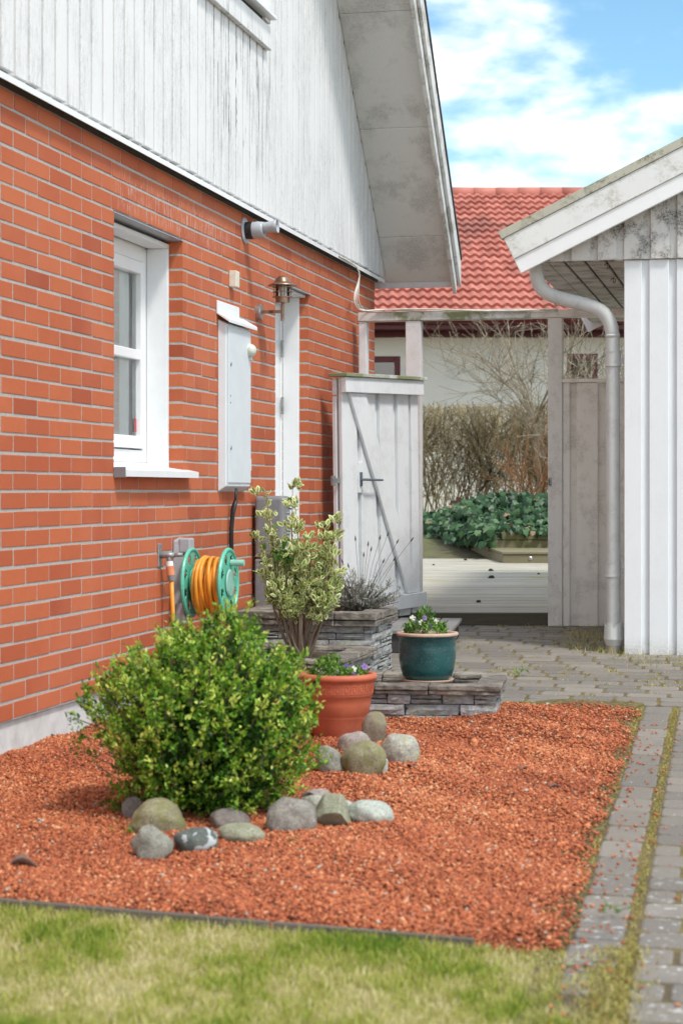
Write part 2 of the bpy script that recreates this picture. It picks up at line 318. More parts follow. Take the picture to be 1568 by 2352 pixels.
_t = NT('ground_soil'); M['ground'] = _t.fin(_t.mix(_t.rng(_t.noise(3, 6, .7), .4, .6), (.12, .10, .06), (.13, .15, .05)), 1, _t.noise(20, 5, .7), .8, .03)
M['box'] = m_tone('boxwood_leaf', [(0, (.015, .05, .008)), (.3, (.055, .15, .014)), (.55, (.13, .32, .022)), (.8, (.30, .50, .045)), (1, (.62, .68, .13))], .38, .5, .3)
M['var'] = m_tone('variegated_leaf', [(0, (.08, .19, .03)), (.3, (.20, .35, .06)), (.7, (.62, .66, .26)), (1, (.86, .84, .50))], .45, .4, .3)
M['ivy'] = m_tone('ivy_leaf', [(0, (.010, .035, .015)), (.4, (.035, .095, .038)), (.75, (.065, .155, .055)), (.95, (.15, .25, .12)), (1, (.34, .22, .12))], .42, .3, .15)
M['pansy'] = m_tone('pansy_leaf', [(0, (.03, .10, .015)), (.5, (.09, .22, .03)), (1, (.20, .36, .05))], .45, .5, .3)
M['petal'] = m_tone('petals', [(0, (.80, .80, .74)), (.5, (.78, .75, .50)), (.75, (.34, .20, .50)), (1, (.16, .06, .30))], .6, .3, .3)
M['twig'] = m_tone('hedge_twigs', [(0, (.17, .13, .07)), (.5, (.34, .28, .155)), (1, (.52, .45, .27))], .9)
M['bark'] = m_tone('pale_bark', [(0, (.16, .13, .09)), (.5, (.27, .23, .16)), (1, (.42, .37, .28))], .9)
M['orbark'] = m_tone('orange_bark', [(0, (.10, .05, .02)), (1, (.34, .17, .07))], .9)
M['stem'] = m_tone('shrub_stem', [(0, (.16, .11, .075)), (1, (.28, .21, .15))], .9, bscale=60)
M['lav'] = m_tone('lavender', [(0, (.07, .05, .04)), (.5, (.20, .19, .16)), (1, (.40, .42, .37))], .9)
M['moss'] = m_tone('moss_grass', [(0, (.20, .17, .03)), (.5, (.36, .30, .07)), (.8, (.52, .44, .20)), (1, (.10, .22, .03))], .9)

# ================================================================== SETTING
def build_ground():
    ys = np.concatenate([np.linspace(-60, -2, 6), np.linspace(0, 30, 61), [40, 80, 200, 600, 1500]]); xs = np.concatenate([[-900, -200, -60, -20], np.linspace(-10, 14, 25), [30, 80, 250, 900]])
    V = [(x, y, gz(y) - .05) for y in ys for x in xs]; nx = len(xs)
    Fc = [(j * nx + i, j * nx + i + 1, (j + 1) * nx + i + 1, (j + 1) * nx + i) for j in range(len(ys) - 1) for i in range(nx - 1)]
    tag(MB().add(V, Fc).build('ground', M['ground']), kind='structure')
build_ground()
# paving frame
PA = R(11.3); PO = Vector((1.456, 9.23, 0)); ax = Vector((math.sin(PA), math.cos(PA), 0)); bx = Vector((math.cos(PA), -math.sin(PA), 0))
def P2W(b, a): p = PO + bx * b + ax * a; return p.x, p.y
def W2P(X, Y): d = Vector((X - PO.x, Y - PO.y, 0)); return d.dot(bx), d.dot(ax)
def paver(mb, b0, b1, a0, a1, zo=0.0):
    r = .022; c = .006; m = .0066
    b0 += m; b1 -= m; a0 += m; a1 -= m; out = []
    for (cb, ca, s0) in ((b1 - r, a1 - r, 0), (b0 + r, a1 - r, 1), (b0 + r, a0 + r, 2), (b1 - r, a0 + r, 3)):
        for q in (0, .5, 1): t = (s0 + q) * math.pi / 2; out.append((cb, ca, math.cos(t), math.sin(t)))
    V = []; tb, ta = RNG.uniform(-.012, .012, 2); dz = RNG.normal(0, .0012) + zo; mbx, may = (b0 + b1) / 2, (a0 + a1) / 2
    for rad, z in ((r, -.05), (r, -c), (r - c * .4, -c * .3), (r - c * 1.3, 0)):
        for cb, ca, dx, dy in out:
            bb, aa = cb + dx * rad, ca + dy * rad; X, Y = P2W(bb, aa); V.append((bb, aa, gz(Y) + z + dz + tb * (bb - mbx) + ta * (aa - may)))
    k = 12; Fc = [(j * k + i, j * k + (i + 1) % k, (j + 1) * k + (i + 1) % k, (j + 1) * k + i) for j in range(3) for i in range(k)] + [tuple(3 * k + i for i in range(k))]
    mb.add(V, Fc)
def build_paving():
    path = bpy.data.objects.new('paved_path', None); sc.collection.objects.link(path); path.location = (PO.x, PO.y, 0); path.rotation_euler = (0, 0, -PA); tag(path, kind='structure')
    mb = MB(); a = -.02
    i = 0
    while a > -5.6:                       # border row of the bed
        if a > -4.95: paver(mb, .0 + RNG.uniform(-.006, .006), .138 + RNG.uniform(-.004, .004), a - .25, a)
        a -= .25
    for (sb, sa) in ((-.0, -5.28), (-.03, -5.58)): paver(mb, sb, sb + .09, sa, sa + .13, -.008)
    a = -.01; row = 0
    while a > -9:                          # drive
        off = (row % 2) * .106 + RNG.uniform(-.02, .02); b = .163
        first = .213 - off if row % 2 else .213
        nb = b + first
        while b < 3.6:
            if nb - b > .05: paver(mb, b, nb, a - .157, a)
            b = nb; nb = b + .213 + RNG.uniform(-.003, .003)
        a -= .157; row += 1
    a = 0.0; row = 0
    while a < 4.9:                         # yard in front of the gate
        b = -2.4 + RNG.uniform(0, .2)
        while b < 3.4:
            paver(mb, b, b + .213, a, a + .157); b += .215
        a += .158; row += 1
    mb.build('pavers', M['paver'], path, smooth=False)
    j = MB(); ys = np.arange(-9, 5.1, .25)
    for b0, b1, y0, y1 in ((-.06, 3.7, -9, .02), (-2.6, 3.5, .0, 5.0)):
        n = 24; aa = np.linspace(y0, y1, n)
        V = []
        for q in aa:
            for b in (b0, (b0 + b1) / 2, b1): X, Y = P2W(b, q); V.append((b, q, gz(Y) - .0042))
        j.add(V, [(i * 3 + k, i * 3 + k + 1, i * 3 + k + 4, i * 3 + k + 3) for i in range(n - 1) for k in range(2)])
    j.build('joint_filling', M['joint'], path)
build_paving()
TF0 = np.array([-3.6, 6.16]); TF1 = np.array([.50, 4.69])     # timber edging line on the ground (world XY)
_a, _b = gpt(0, 2075), gpt(1130, 2172)
sl = (_b.y - _a.y) / (_b.x - _a.x)
def edge_y(X): return _a.y + sl * (X - _a.x)
def inbed(X, Y):
    n = (X - X0) * CO - (Y - Y0) * SI; b = (X - PO.x) * bx.x + (Y - PO.y) * bx.y; a = (X - PO.x) * ax.x + (Y - PO.y) * ax.y
    return (n > -.02) & (b < 0) & (a < 0.0) & (Y > edge_y(X))
def bedz(X, Y): return G(Y) - .012 + .024 * np.clip((Y - edge_y(X)) / .10, 0, 1) + .014 * np.sin(X * 5.1 + 1) * np.cos(Y * 3.3) + .006 * np.sin(X * 17 + Y * 9)
def build_bed():
    nx, ny = 70, 90; V = []; Fc = []
    us = np.linspace(-3.9, 2.6, ny); ns = np.linspace(-.02, 1, nx)
    for jy in range(ny):
        a = -6.0 + 6.0 * jy / (ny - 1)
        for ix in range(nx):
            q = ix / (nx - 1); Xr, Yr = P2W(0, a); n, u = W2L(Xr, Yr); p = L2W(-.05 + (n + .05) * q, u)
            Yc = max(p.y, edge_y(p.x)); edgef = min(1, (1 - q) * 25)
            V.append((p.x, Yc, float(bedz(p.x, Yc)) - (0.012 * (1 - edgef))))
    Fc = [(j * nx + i, j * nx + i + 1, (j + 1) * nx + i + 1, (j + 1) * nx + i) for j in range(ny - 1) for i in range(nx - 1)]
    def etone(j, i):
        d1 = (1 - i / (nx - 1)) * 2.4; d2 = (1 - j / (ny - 1)) * 6.0; return max(0, 1 - min(d1 / .16, d2 / (.12 + .22 * (i / nx))))
    tag(MB().add(V, Fc, [etone(j, i) for j in range(ny - 1) for i in range(nx - 1)]).build('planting_bed', M['mulchbase'], smooth=True), kind='structure')
    # loose crushed brick
    def scatter(N, Yr):
        X = RNG.uniform(-3, 1.6, N); Y = RNG.uniform(*Yr, N); return X, Y
    P = []
    for N, yr in ((260000, (4.4, 6.2)), (190000, (6.2, 8.0)), (80000, (8.0, 9.6))):
        X, Y = scatter(N, yr); k = inbed(X, Y) & (np.abs(X / Y) < .23); P.append(np.stack([X[k], Y[k]], 1))
    P = np.concatenate(P)
    bb_ = -((P[:, 0] - PO.x) * bx.x + (P[:, 1] - PO.y) * bx.y); aa_ = -((P[:, 0] - PO.x) * ax.x + (P[:, 1] - PO.y) * ax.y)
    wv = .03 * np.sin(aa_ * 7) + .02 * np.sin(aa_ * 17 + 1); back = .10 + .16 * np.clip(1 - bb_ / 1.1, 0, 1) + .03 * np.sin(bb_ * 9)
    pe = np.clip((bb_ - .01 + wv) / .09, .12, 1) * np.clip((aa_ - back * .55) / (back * .6), .04, 1); P = P[RNG.random(len(P)) < pe]
    # spilled chips on the paving and the lawn edge
    ns = 260; b = np.abs(RNG.normal(0, .10, ns)); a = RNG.uniform(-5.3, -.6, ns); S = np.array([P2W(bb, aa) for bb, aa in zip(b, a)])
    n0 = len(P); P = np.concatenate([P, S]); N = len(P)
    z = np.where(np.arange(N) < n0, bedz(P[:, 0], P[:, 1]) + RNG.uniform(-.003, .007, N), G(P[:, 1]) + .004)
    size = RNG.gamma(4, .00105, N) + .0024; size[n0:] = RNG.uniform(.005, .009, ns)
    base = np.array([[1, 0, 0], [-1, 0, 0], [0, 1, 0], [0, -1, 0], [0, 0, 1], [0, 0, -1]], float)
    V = base[None] * RNG.uniform(.55, 1.25, (N, 6, 1)) + RNG.uniform(-.28, .28, (N, 6, 3)); V *= (size[:, None, None] * np.array([1, 1, .62]))
    th = RNG.uniform(0, 6.28, N); tl = RNG.normal(0, .5, N)
    c, s = np.cos(th), np.sin(th); x = V[..., 0] * c[:, None] - V[..., 1] * s[:, None]; y = V[..., 0] * s[:, None] + V[..., 1] * c[:, None]; zz = V[..., 2] + x * np.tan(np.clip(tl, -1, 1))[:, None] * .7
    V = np.stack([x + P[:, :1], y + P[:, 1:], zz + z[:, None]], -1).reshape(-1, 3)
    T = np.array([(0, 2, 4), (2, 1, 4), (1, 3, 4), (3, 0, 4), (2, 0, 5), (1, 2, 5), (3, 1, 5), (0, 3, 5)])
    Fc = (np.arange(N)[:, None, None] * 6 + T[None]).reshape(-1, 3)
    pn = np.array([mnoise.noise(Vector((p[0] * 1.8, p[1] * 1.8, 0))) for p in P[::1]])
    tone = np.clip(RNG.normal(.52, .25, N) + pn * .30, 0, .93); q = RNG.random(N); tone[q < .010] = 1; tone[q > .988] = .02; tone[n0:] = np.clip(tone[n0:], .5, .9)
    tag(fast_mesh('crushed_brick', V, Fc, M['chips'], np.repeat(tone, 8)), 'crushed red brick chips covering the planting bed', 'gravel', kind='stuff')
build_bed()
def blades(name, P, z, hgt, wid, mat, tone, lean=.5, parent=None):
    N = len(P); th = RNG.uniform(0, 6.28, N); la = RNG.uniform(0, 6.28, N); ln = np.abs(RNG.normal(0, lean, N)) * hgt
    d = np.stack([np.cos(th), np.sin(th)], 1) * wid[:, None] / 2; L_ = np.stack([np.cos(la), np.sin(la)], 1) * ln[:, None]
    V = np.zeros((N, 6, 3)); B = np.column_stack([P, z])
    V[:, 0] = B; V[:, 1] = B; V[:, 0, :2] -= d; V[:, 1, :2] += d
    Mi = B.copy(); Mi[:, :2] += L_ * .35; Mi[:, 2] += hgt * .6; V[:, 3] = Mi; V[:, 2] = Mi; V[:, 3, :2] -= d * .85; V[:, 2, :2] += d * .85
    Tp = B.copy(); Tp[:, :2] += L_; Tp[:, 2] += hgt * np.clip(1 - .3 * ln / hgt, .3, 1); V[:, 4] = Tp; V[:, 5] = Tp; V[:, 5, :2] -= d * .12; V[:, 4, :2] += d * .12
    T = np.array([(0, 1, 2, 3), (3, 2, 4, 5)]); Fc = (np.arange(N)[:, None, None] * 6 + T[None]).reshape(-1, 4)
    return fast_mesh(name, V.reshape(-1, 3), Fc, mat, np.repeat(tone, 2), parent)
def build_lawn():
    nx, ny = 40, 20; V = []
    for j in range(ny):
        for i in range(nx):
            X = -4 + 4.0 * i / (nx - 1)
            q = i / (nx - 1); Yt = edge_y(-3.5 + 4.1 * q) - .02; Y = -1 + (Yt + 1) * j / (ny - 1)
            b, a = 0, 0; Xp = PO.x + (Y - PO.y) * math.tan(PA) - .0; X = -3.5 + (min(Xp, .62) + 3.5 + .02) * q
            V.append((X, min(Y, edge_y(X) - .015), gz(Y) - .012))
    Fc = [(j * nx + i, j * nx + i + 1, (j + 1) * nx + i + 1, (j + 1) * nx + i) for j in range(ny - 1) for i in range(nx - 1)]
    tag(MB().add(V, Fc).build('lawn', M['lawn'], smooth=True), kind='structure')
    N = 230000; X = RNG.uniform(-1.5, 1.05, N); Y = RNG.uniform(3.3, 5.4, N)
    bq = (X - PO.x) * bx.x + (Y - PO.y) * bx.y; aq = (X - PO.x) * ax.x + (Y - PO.y) * ax.y
    wob = .05 * np.sin(aq * 9) + .03 * np.sin(aq * 23 + 2)
    lim = np.where(aq < -4.85, .09 + wob, np.where(aq < -4.45, .0 + wob, -.03))
    lim = np.where(aq < -5.25, .15 + wob * 1.2, lim)
    k = (Y < edge_y(X) - .012 + .0) & (bq < lim); 
    X, Y = X[k], Y[k]; n = len(X)
    pn = np.array([mnoise.noise(Vector((x * 3.2, y * 2.2, 3))) for x, y in zip(X, Y)]); pm = np.array([mnoise.noise(Vector((x * 11, y * 9, 8))) for x, y in zip(X, Y)])
    keep = RNG.random(n) < .75 + .5 * pn; X, Y, pn, pm = X[keep], Y[keep], pn[keep], pm[keep]; n = len(X)
    tone = np.clip(.60 - pn * .55 - pm * .45 + RNG.normal(0, .2, n), 0, 1)
    h = np.clip(RNG.normal(.020, .008, n) + .008 * (pn + pm), .006, .06)
    tag(blades('grass', np.stack([X, Y], 1), G(Y) - .012, h, RNG.uniform(.0018, .0034, n), M['grass'], tone, .65), 'short patchy lawn grass, green and straw coloured', 'grass', kind='stuff')
    # mossy strips: between border pavers and drive, at the back of the bed, tufts in joints
    P = []; hh = []; tt = []
    def strip(m, f, hm, tn):
        for _ in range(m):
            b, a = f(); X, Y = P2W(b, a); P.append((X, Y)); hh.append(max(.003, random.gauss(hm, hm * .35))); tt.append(min(1, max(0, random.gauss(tn, .25))))
    strip(4200, lambda: (.151 + random.gauss(0, .0075), random.choice((-.4, -.9, -1.3, -2.0, -2.6, -3.1, -3.9, -4.6, -5.2)) + random.gauss(0, .2)), .005, .45)
    strip(5000, lambda: (.13 + random.gauss(0, .035), random.uniform(-5.7, -4.6)), .014, .5)
    strip(4500, lambda: (-abs(random.gauss(0, .02)) , random.uniform(-5.1, 0)), .008, .6)
    strip(12000, lambda: (-random.triangular(0, .75, .0), -.16 * random.random() ** 1.6), .008, .5)
    for _ in range(330):                      # tufts at joints in the yard
        b, a = random.uniform(-1.4, 2.4), random.uniform(.02, 4.5); a = round(a / .158) * .158; nn = random.randint(8, 34); hm = random.uniform(.006, .016); tn = random.uniform(.3, .8)
        for _k in range(nn):
            X, Y = P2W(b + random.gauss(0, .016), a + random.gauss(0, .016)); P.append((X, Y)); hh.append(max(.003, random.gauss(hm, hm * .3))); tt.append(min(1, max(0, random.gauss(tn, .15))))
    for (x, y, r, hm, nn) in ((1455, 1475, .07, .05, 260), (1400, 1498, .05, .035, 220), (1330, 1485, .08, .03, 260), (1345, 1465, .08, .04, 240), (1500, 1512, .12, .02, 300), (1370, 1448, .10, .02, 160), (1480, 1515, .16, .012, 350), (1215, 1440, .1, .02, 120), (1448, 1460, .05, .05, 120)):
        c = gpt(x, y)
        for _k in range(nn):
            P.append((c.x + random.gauss(0, r), c.y + random.gauss(0, r * 2))); hh.append(max(.004, random.gauss(hm, hm * .4))); tt.append(min(1, max(0, random.gauss(.7, .2))))
    for (x, y, nn) in ((1441, 1640, 120), (1262, 1725, 90), (1220, 1800, 60)):
        c = gpt(x, y)
        for _k in range(nn): P.append((c.x + random.gauss(0, .025), c.y + random.gauss(0, .05))); hh.append(.018 * random.random() + .006); tt.append(1 if random.random() < .5 else .5)
    P = np.array(P); tag(blades('moss', P, G(P[:, 1]) - .004, np.array(hh), RNG.uniform(.002, .004, len(P)), M['moss'], np.array(tt), .8), 'olive moss and dry weeds growing in the paving joints', 'moss', kind='stuff')
build_lawn()
t = thing('timber_edging', 'thin grey timber board edging between lawn and red bed', 'edging', (_a.x, _a.y, 0), math.atan(sl))
mb = MB(); 
for q0, q1 in ((-2.0, -.02), (-.01, .78), (.79, 1.32)):
    V = []; 
    for q in (q0, q1):
        Y = _a.y + q * math.sin(math.atan(sl)); z = gz(Y)
        V += [(q, -.009, z - .08), (q, .009, z - .08), (q, .009, z + .014), (q, -.009, z + .014)]
    mb.add(V, [(0, 1, 2, 3), (4, 7, 6, 5), (0, 4, 5, 1), (1, 5, 6, 2), (2, 6, 7, 3), (3, 7, 4, 0)])
mb.build('board', M['edging'], t, bevel=.002)

# ================================================================== BRICK HOUSE
CH = .0757; ZB = H - .913; ROWS = 33
house = thing('brick_house', 'orange-red brick house with white streaked boarding above and steep overhanging gable', 'house', (X0, Y0, 0), -TH)
UE = 7.26
u_w0, u_w1 = ufor(262), ufor(420); u_d0, u_d1 = ufor(632), ufor(708)
ZW0, ZW1 = ZB + 13 * CH, ZB + 29 * CH
def build_bricks():
    mb = MB(); mo = MB(); g = .0058; D = .11
    openings = [(u_w0, u_w1, ZW0, ZW1), (u_d0, u_d1, -1, ZW1)]
    for r in range(ROWS):
        z0 = ZB + r * CH; z1 = z0 + CH; zc = (z0 + z1) / 2
        segs = [(-3.2, UE)]
        for a, b, c, d in openings:
            if c < zc < d:
                ns = []
                for s0, s1 in segs:
                    if a >= s1 or b <= s0: ns.append((s0, s1)); continue
                    ns += [(s0, a), (b, s1)]
                segs = ns
        start = (.14 if r % 2 == 0 else .27) - 20 * .2585
        for s0, s1 in segs:
            js = [s0]; k = start
            while k < s1 - .05:
                if k > s0 + .05: js.append(k + RNG.normal(0, .0025))
                k += .2585
            js.append(s1)
            for a, b in zip(js[:-1], js[1:]):
                aa = a if a in (s0,) else a + g; bb = b if b in (s1,) else b - g
                o = RNG.uniform(0, .0014); tz = RNG.normal(0, .0009)
                mb.box(-D, o, aa, bb, z0 + g + .001 + tz, z1 - g + tz, jit=.0005)
    mb.build('brick_wall', M['brick'], house, bevel=.0014)
    e = .0011
    def mbox(u0, u1, z0, z1): mo.box(-.115, -e - .001, u0, u1, z0, z1)
    zt = ZB + ROWS * CH
    mbox(-3.2 + e, u_w0 - e, ZB, ZW1 + .004); mbox(u_w0 - e, u_w1 + e, ZB, ZW0 - .006); mbox(u_w1 + e, u_d0 - e, ZB, ZW1 + .004); mbox(u_d1 + e, UE - e, ZB, ZW1 + .004)
    mbox(-3.2 + e, UE - e, ZW1 + .004, zt)
    mo.build('mortar', M['mortar'], house)
build_bricks()
mb = MB(); mb.box(-8, -.016, -3.25, u_d0, -.4, ZB - .004); mb.box(-8, -.016, u_d1, UE - .01, -.4, ZB - .004); mb.box(-8, -.3, u_d0, u_d1, -.4, ZB - .004)
mb.build('foundation', M['concrete'], house, bevel=.004)
mb = MB(); mb.box(-8, -.75, -3.2, UE - .02, ZB, 2.9); mb.box(-.349, -.12, UE - .12, UE - .012, ZB, 2.72); mb.build('inner_wall', M['concrete'], house)
mb = MB()
for r in range(ROWS):
    z0 = ZB + r * CH; k = -8
    while k < -.13: mb.box(k + .005, min(k + .2535, -.115), UE - .10, UE, z0 + .006, z0 + CH - .006); k += .2585 + (0.0)
mb.build('side_brick_wall', M['brick'], house)
ZS = H + 1.632     # bottom of the boarding
def roofz(u): return H + 1.68 - (u - 7.42)          # underside of the far roof slope over the gable
RU = 2.55; RZ = roofz(RU)
def rz2(u): return min(roofz(u), RZ - (RU - u))
def build_siding():
    mb = MB(); gb = MB(); u = -2.4; p = .145
    while u < 7.37:
        a, b = u, min(u + p - .028, 7.37); g1 = min(b + .028, 7.37)
        pts = [(a, .044), (b, .044)]
        za, zb, zc = rz2(a) + .02, rz2(b) + .02, rz2(g1) + .02; j = RNG.uniform(-.004, .004)
        zt = lambda q: max(ZS + .02, min(rz2(q) + .02, RZ))
        V = [(.044, a, ZS + j), (.044, b, ZS + j), (.044, b, zt(b)), (.044, a, zt(a)), (.018, a, ZS + j), (.018, b, ZS + j), (.018, b, zt(b)), (.018, a, zt(a))]
        mb.add(V, [(0, 1, 2, 3), (4, 7, 6, 5), (0, 4, 5, 1), (1, 5, 6, 2), (2, 6, 7, 3), (3, 7, 4, 0)])
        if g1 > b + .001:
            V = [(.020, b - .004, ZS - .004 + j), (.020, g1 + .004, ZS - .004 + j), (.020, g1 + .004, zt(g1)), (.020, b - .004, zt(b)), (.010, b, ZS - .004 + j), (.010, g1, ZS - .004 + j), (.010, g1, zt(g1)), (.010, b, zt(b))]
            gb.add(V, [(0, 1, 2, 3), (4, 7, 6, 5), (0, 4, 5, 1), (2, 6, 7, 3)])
        u += p
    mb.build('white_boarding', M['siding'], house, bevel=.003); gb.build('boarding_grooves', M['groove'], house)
    mb = MB(); mb.box(.0, .0175, -2.4, 7.3, H + 1.586, ZS + .05); mb.build('dark_backing', M['darkgap'], house)
    mb = MB(); mb.box(.0565, .0595, -3.3, 7.36, H + 1.583, H + 1.609); mb.box(.019, .0565, -3.3, 7.36, H + 1.604, H + 1.607); mb.build('drip_flashing', M['white'], house)
build_siding()
def slab(mb, u0, u1, n0, n1, dz0, dz1, zf=roofz):    # sloped slab following the roof between u0 and u1
    V = []
    for n in (n0, n1):
        for (u, d) in ((u0, dz0), (u1, dz0), (u1, dz1), (u0, dz1)): V.append((n, u, zf(u) + d))
    mb.add(V, [(0, 1, 2, 3), (4, 7, 6, 5), (0, 4, 5, 1), (1, 5, 6, 2), (2, 6, 7, 3), (3, 7, 4, 0)])
def build_house_roof():
    edges = [7.5, 7.19, 6.50, 5.83, 5.16, 4.49, 3.82, 3.15, 2.55]
    mb = MB()
    for a, b in zip(edges[1:], edges[:-1]): slab(mb, a + .004, b - .002, .046, .56, 0, .014)
    nf = lambda u: RZ - (RU - u)
    for a, b in ((1.8, 2.54), (1.1, 1.79), (.4, 1.09), (-.3, .39), (-1, -.31), (-2.5, -1.01)): slab(mb, a, b, .046, .56, 0, .014, nf)
    slab(mb, 7.262, 7.498, -8, .044, 0, .014); mb.build('soffit_panels', M['soffit'], house, bevel=.003)
    mb = MB(); mb.box(-8, .555, 7.501, 7.52, roofz(7.5) - .042, roofz(7.5) + .06); mb.build('eave_end_board', M['post'], house, bevel=.003)
    mb = MB(); slab(mb, 2.55, 7.50, .562, .590, -.10, .10); slab(mb, -2.6, 2.55, .562, .590, -.10, .10, nf); mb.build('barge_board', M['barge'], house, bevel=.003)
    mb = MB(); slab(mb, 2.55, 7.56, .592, .616, .02, .21); slab(mb, -2.6, 2.55, .592, .616, .02, .21, nf); mb.build('barge_cover_board', M['barge'], house, bevel=.003)
    mb = MB(); slab(mb, 2.55, 7.54, .612, .626, .205, .24); slab(mb, -2.6, 2.55, .612, .626, .205, .24, nf); mb.build('roof_edge_flashing', M['black'], house)
    mb = MB(); slab(mb, 2.55, 7.6, -8.3, .61, .10, .20); slab(mb, -2.8, 2.55, -8.3, .61, .10, .20, nf); mb.build('roof', M['tiles'], house)
build_house_roof()
def build_window():
    wn = bpy.data.objects.new('window', None); sc.collection.objects.link(wn); wn.parent = house; wn.location = (0, u_w0, ZW0)
    W = u_w1 - u_w0; HH = ZW1 - ZW0
    mb = MB(); mb.box(-.1845, -.072, W - .032, W - .004, .03, HH - .046); mb.build('jamb_lining', M['white'], wn, bevel=.002); mb = MB(); mb.box(-.175, -.072, .004, .032, .03, HH - .046); mb.build('jamb_lining', M['white'], wn, bevel=.002)
    mb = MB(); mb.box(-.175, -.072, .0, W, HH - .045, HH - .022); mb.build('head_lining', M['white'], wn, bevel=.002); mb = MB(); mb.box(-.10, .001, .0, W, HH - .006, HH - .002); mb.build('lintel_flashing', M['grey2'], wn)
    x0, x1 = -.235, -.185; mb = MB(); f = .062
    mb.box(x0, x1, .03, .03 + f, .07, HH - .04); mb.box(x0, x1, W - .03 - f, W - .03, .07, HH - .04); mb.box(x0, x1, .03 + f, W - .03 - f, HH - .04 - f - .02, HH - .04); mb.box(x0, x1, .03 + f, W - .03 - f, .07, .07 + f)
    mb.box(x0 + .005, x1 + .01, .0301, W - .0301, .05, .068)
    mb.build('frame', M['upvc'], wn, bevel=.003)
    mb = MB(); a, b, c, d = .03 + f - .004, W - .03 - f + .004, .07 + f + .008, HH - .04 - f - .024; s = .062; xa, xb = x0 + .012, x1 + .014
    mb.box(xa, xb, a, a + s, c, d); mb.box(xa, xb, b - s, b, c, d); mb.box(xa, xb, a + s, b - s, d - s, d); mb.box(xa, xb, a + s, b - s, c, c + s); mb.box(xa + .002, xb - .004, a + s, b - s, (c + d) / 2 - .025, (c + d) / 2 + .025)
    mb.build('sash', M['upvc'], wn, bevel=.004)
    mb = MB(); mb.add([(xa + .022, a + s - .005, c + s - .005), (xa + .022, b - s + .005, c + s - .005), (xa + .022, b - s + .005, d - s + .005), (xa + .022, a + s - .005, d - s + .005)], [(0, 1, 2, 3)]); mb.build('glass', M['glass'], wn)
    # curtain with folds, standing inside
    V = []; n = 90
    for i in range(n):
        q = i / (n - 1); uu = .16 + (W - .315) * q; xx = -.228 + .005 * math.sin(q * 55) + .003 * math.sin(q * 23 + 1); V += [(xx, uu, .08), (xx, uu, HH - .06)]
    MB().add(V, [(2 * i, 2 * i + 2, 2 * i + 3, 2 * i + 1) for i in range(n - 1)]).build('curtain', M['curtain'], wn, smooth=True)
    mb = MB(); mb.box(-.60, -.59, -.3, W + .3, -.2, HH + .2); mb.build('room_wall', M['dark'], wn)
    mb = MB(); mb.box(xa + .027, xa + .028, b - s - .035, b - s - .008, c + s + .02, c + s + .09); mb.build('sticker', M['white_flat'], wn)
    mb = MB(); mb.add([(-.19, .002, .062), (-.19, W - .002, .062), (.058, W + .09, .022), (.058, -.0, .022), (.058, W + .09, -.008), (.058, 0, -.008), (.050, W + .09, -.008), (.050, 0, -.008), (.05, W + .09, .018), (.05, 0, .018), (-.19, W - .002, .058), (-.19, .002, .058), (.001, W + .09, .034), (.001, W - .002, .034), (.001, 0, .034)],
        [(0, 3, 14), (0, 14, 13, 1), (14, 3, 2, 12), (3, 5, 4, 2), (5, 7, 6, 4), (7, 9, 8, 6), (9, 11, 10, 8)]); 
    mb.add([(-.03, .001, .032), (.058, 0, .022), (.058, 0, -.012), (.0, 0, -.002)], [(0, 1, 2, 3)])
    mb.build('sill', M['white'], wn)
    mb = MB(); mb.box(.004, .058, -.006, -.002, -.012, .036); mb.build('sill_end', M['grey'], wn)
build_window()
def build_door():
    dn = bpy.data.objects.new('door', None); sc.collection.objects.link(dn); dn.parent = house; dn.location = (0, u_d0, 0)
    W = u_d1 - u_d0; zt = ZW1
    mb = MB(); mb.box(-.165, -.058, W - .03, W - .002, .2, zt - .03); mb.box(-.165, -.058, .002, .03, .2, zt - .03); mb.box(-.165, -.02, 0, W, zt - .029, zt - .012); mb.build('frame', M['upvc'], dn, bevel=.002)
    mb = MB(); mb.box(-.225, -.18, .07, W - .06, .24, zt - .075); mb.box(-.235, -.166, W - .058, W - .03, .24, zt - .03); mb.box(-.235, -.166, .03, .068, .24, zt - .03); mb.box(-.235, -.166, .068, W - .058, zt - .073, zt - .03); mb.build('door_leaf', M['upvc'], dn, bevel=.003)
    mb = MB(); mb.box(-.178, -.175, .2, W - .2, .5, zt - .3); mb.build('leaf_panel', M['white'], dn, bevel=.002)
    for z in (H + .92, H + .55, H - .55):
        mb = MB(); mb.tube([(-.157, W - .062, z - .055), (-.157, W - .062, z + .055)], .0085, 10); mb.box(-.166, -.160, W - .068, W - .052, z - .05, z + .05); mb.build('hinge', M['zinc'], dn)
    mb = MB(); mb.box(-.02, .012, -.02, W + .04, zt - .009, zt - .004); mb.build('head_flashing', M['grey2'], dn)
build_door()
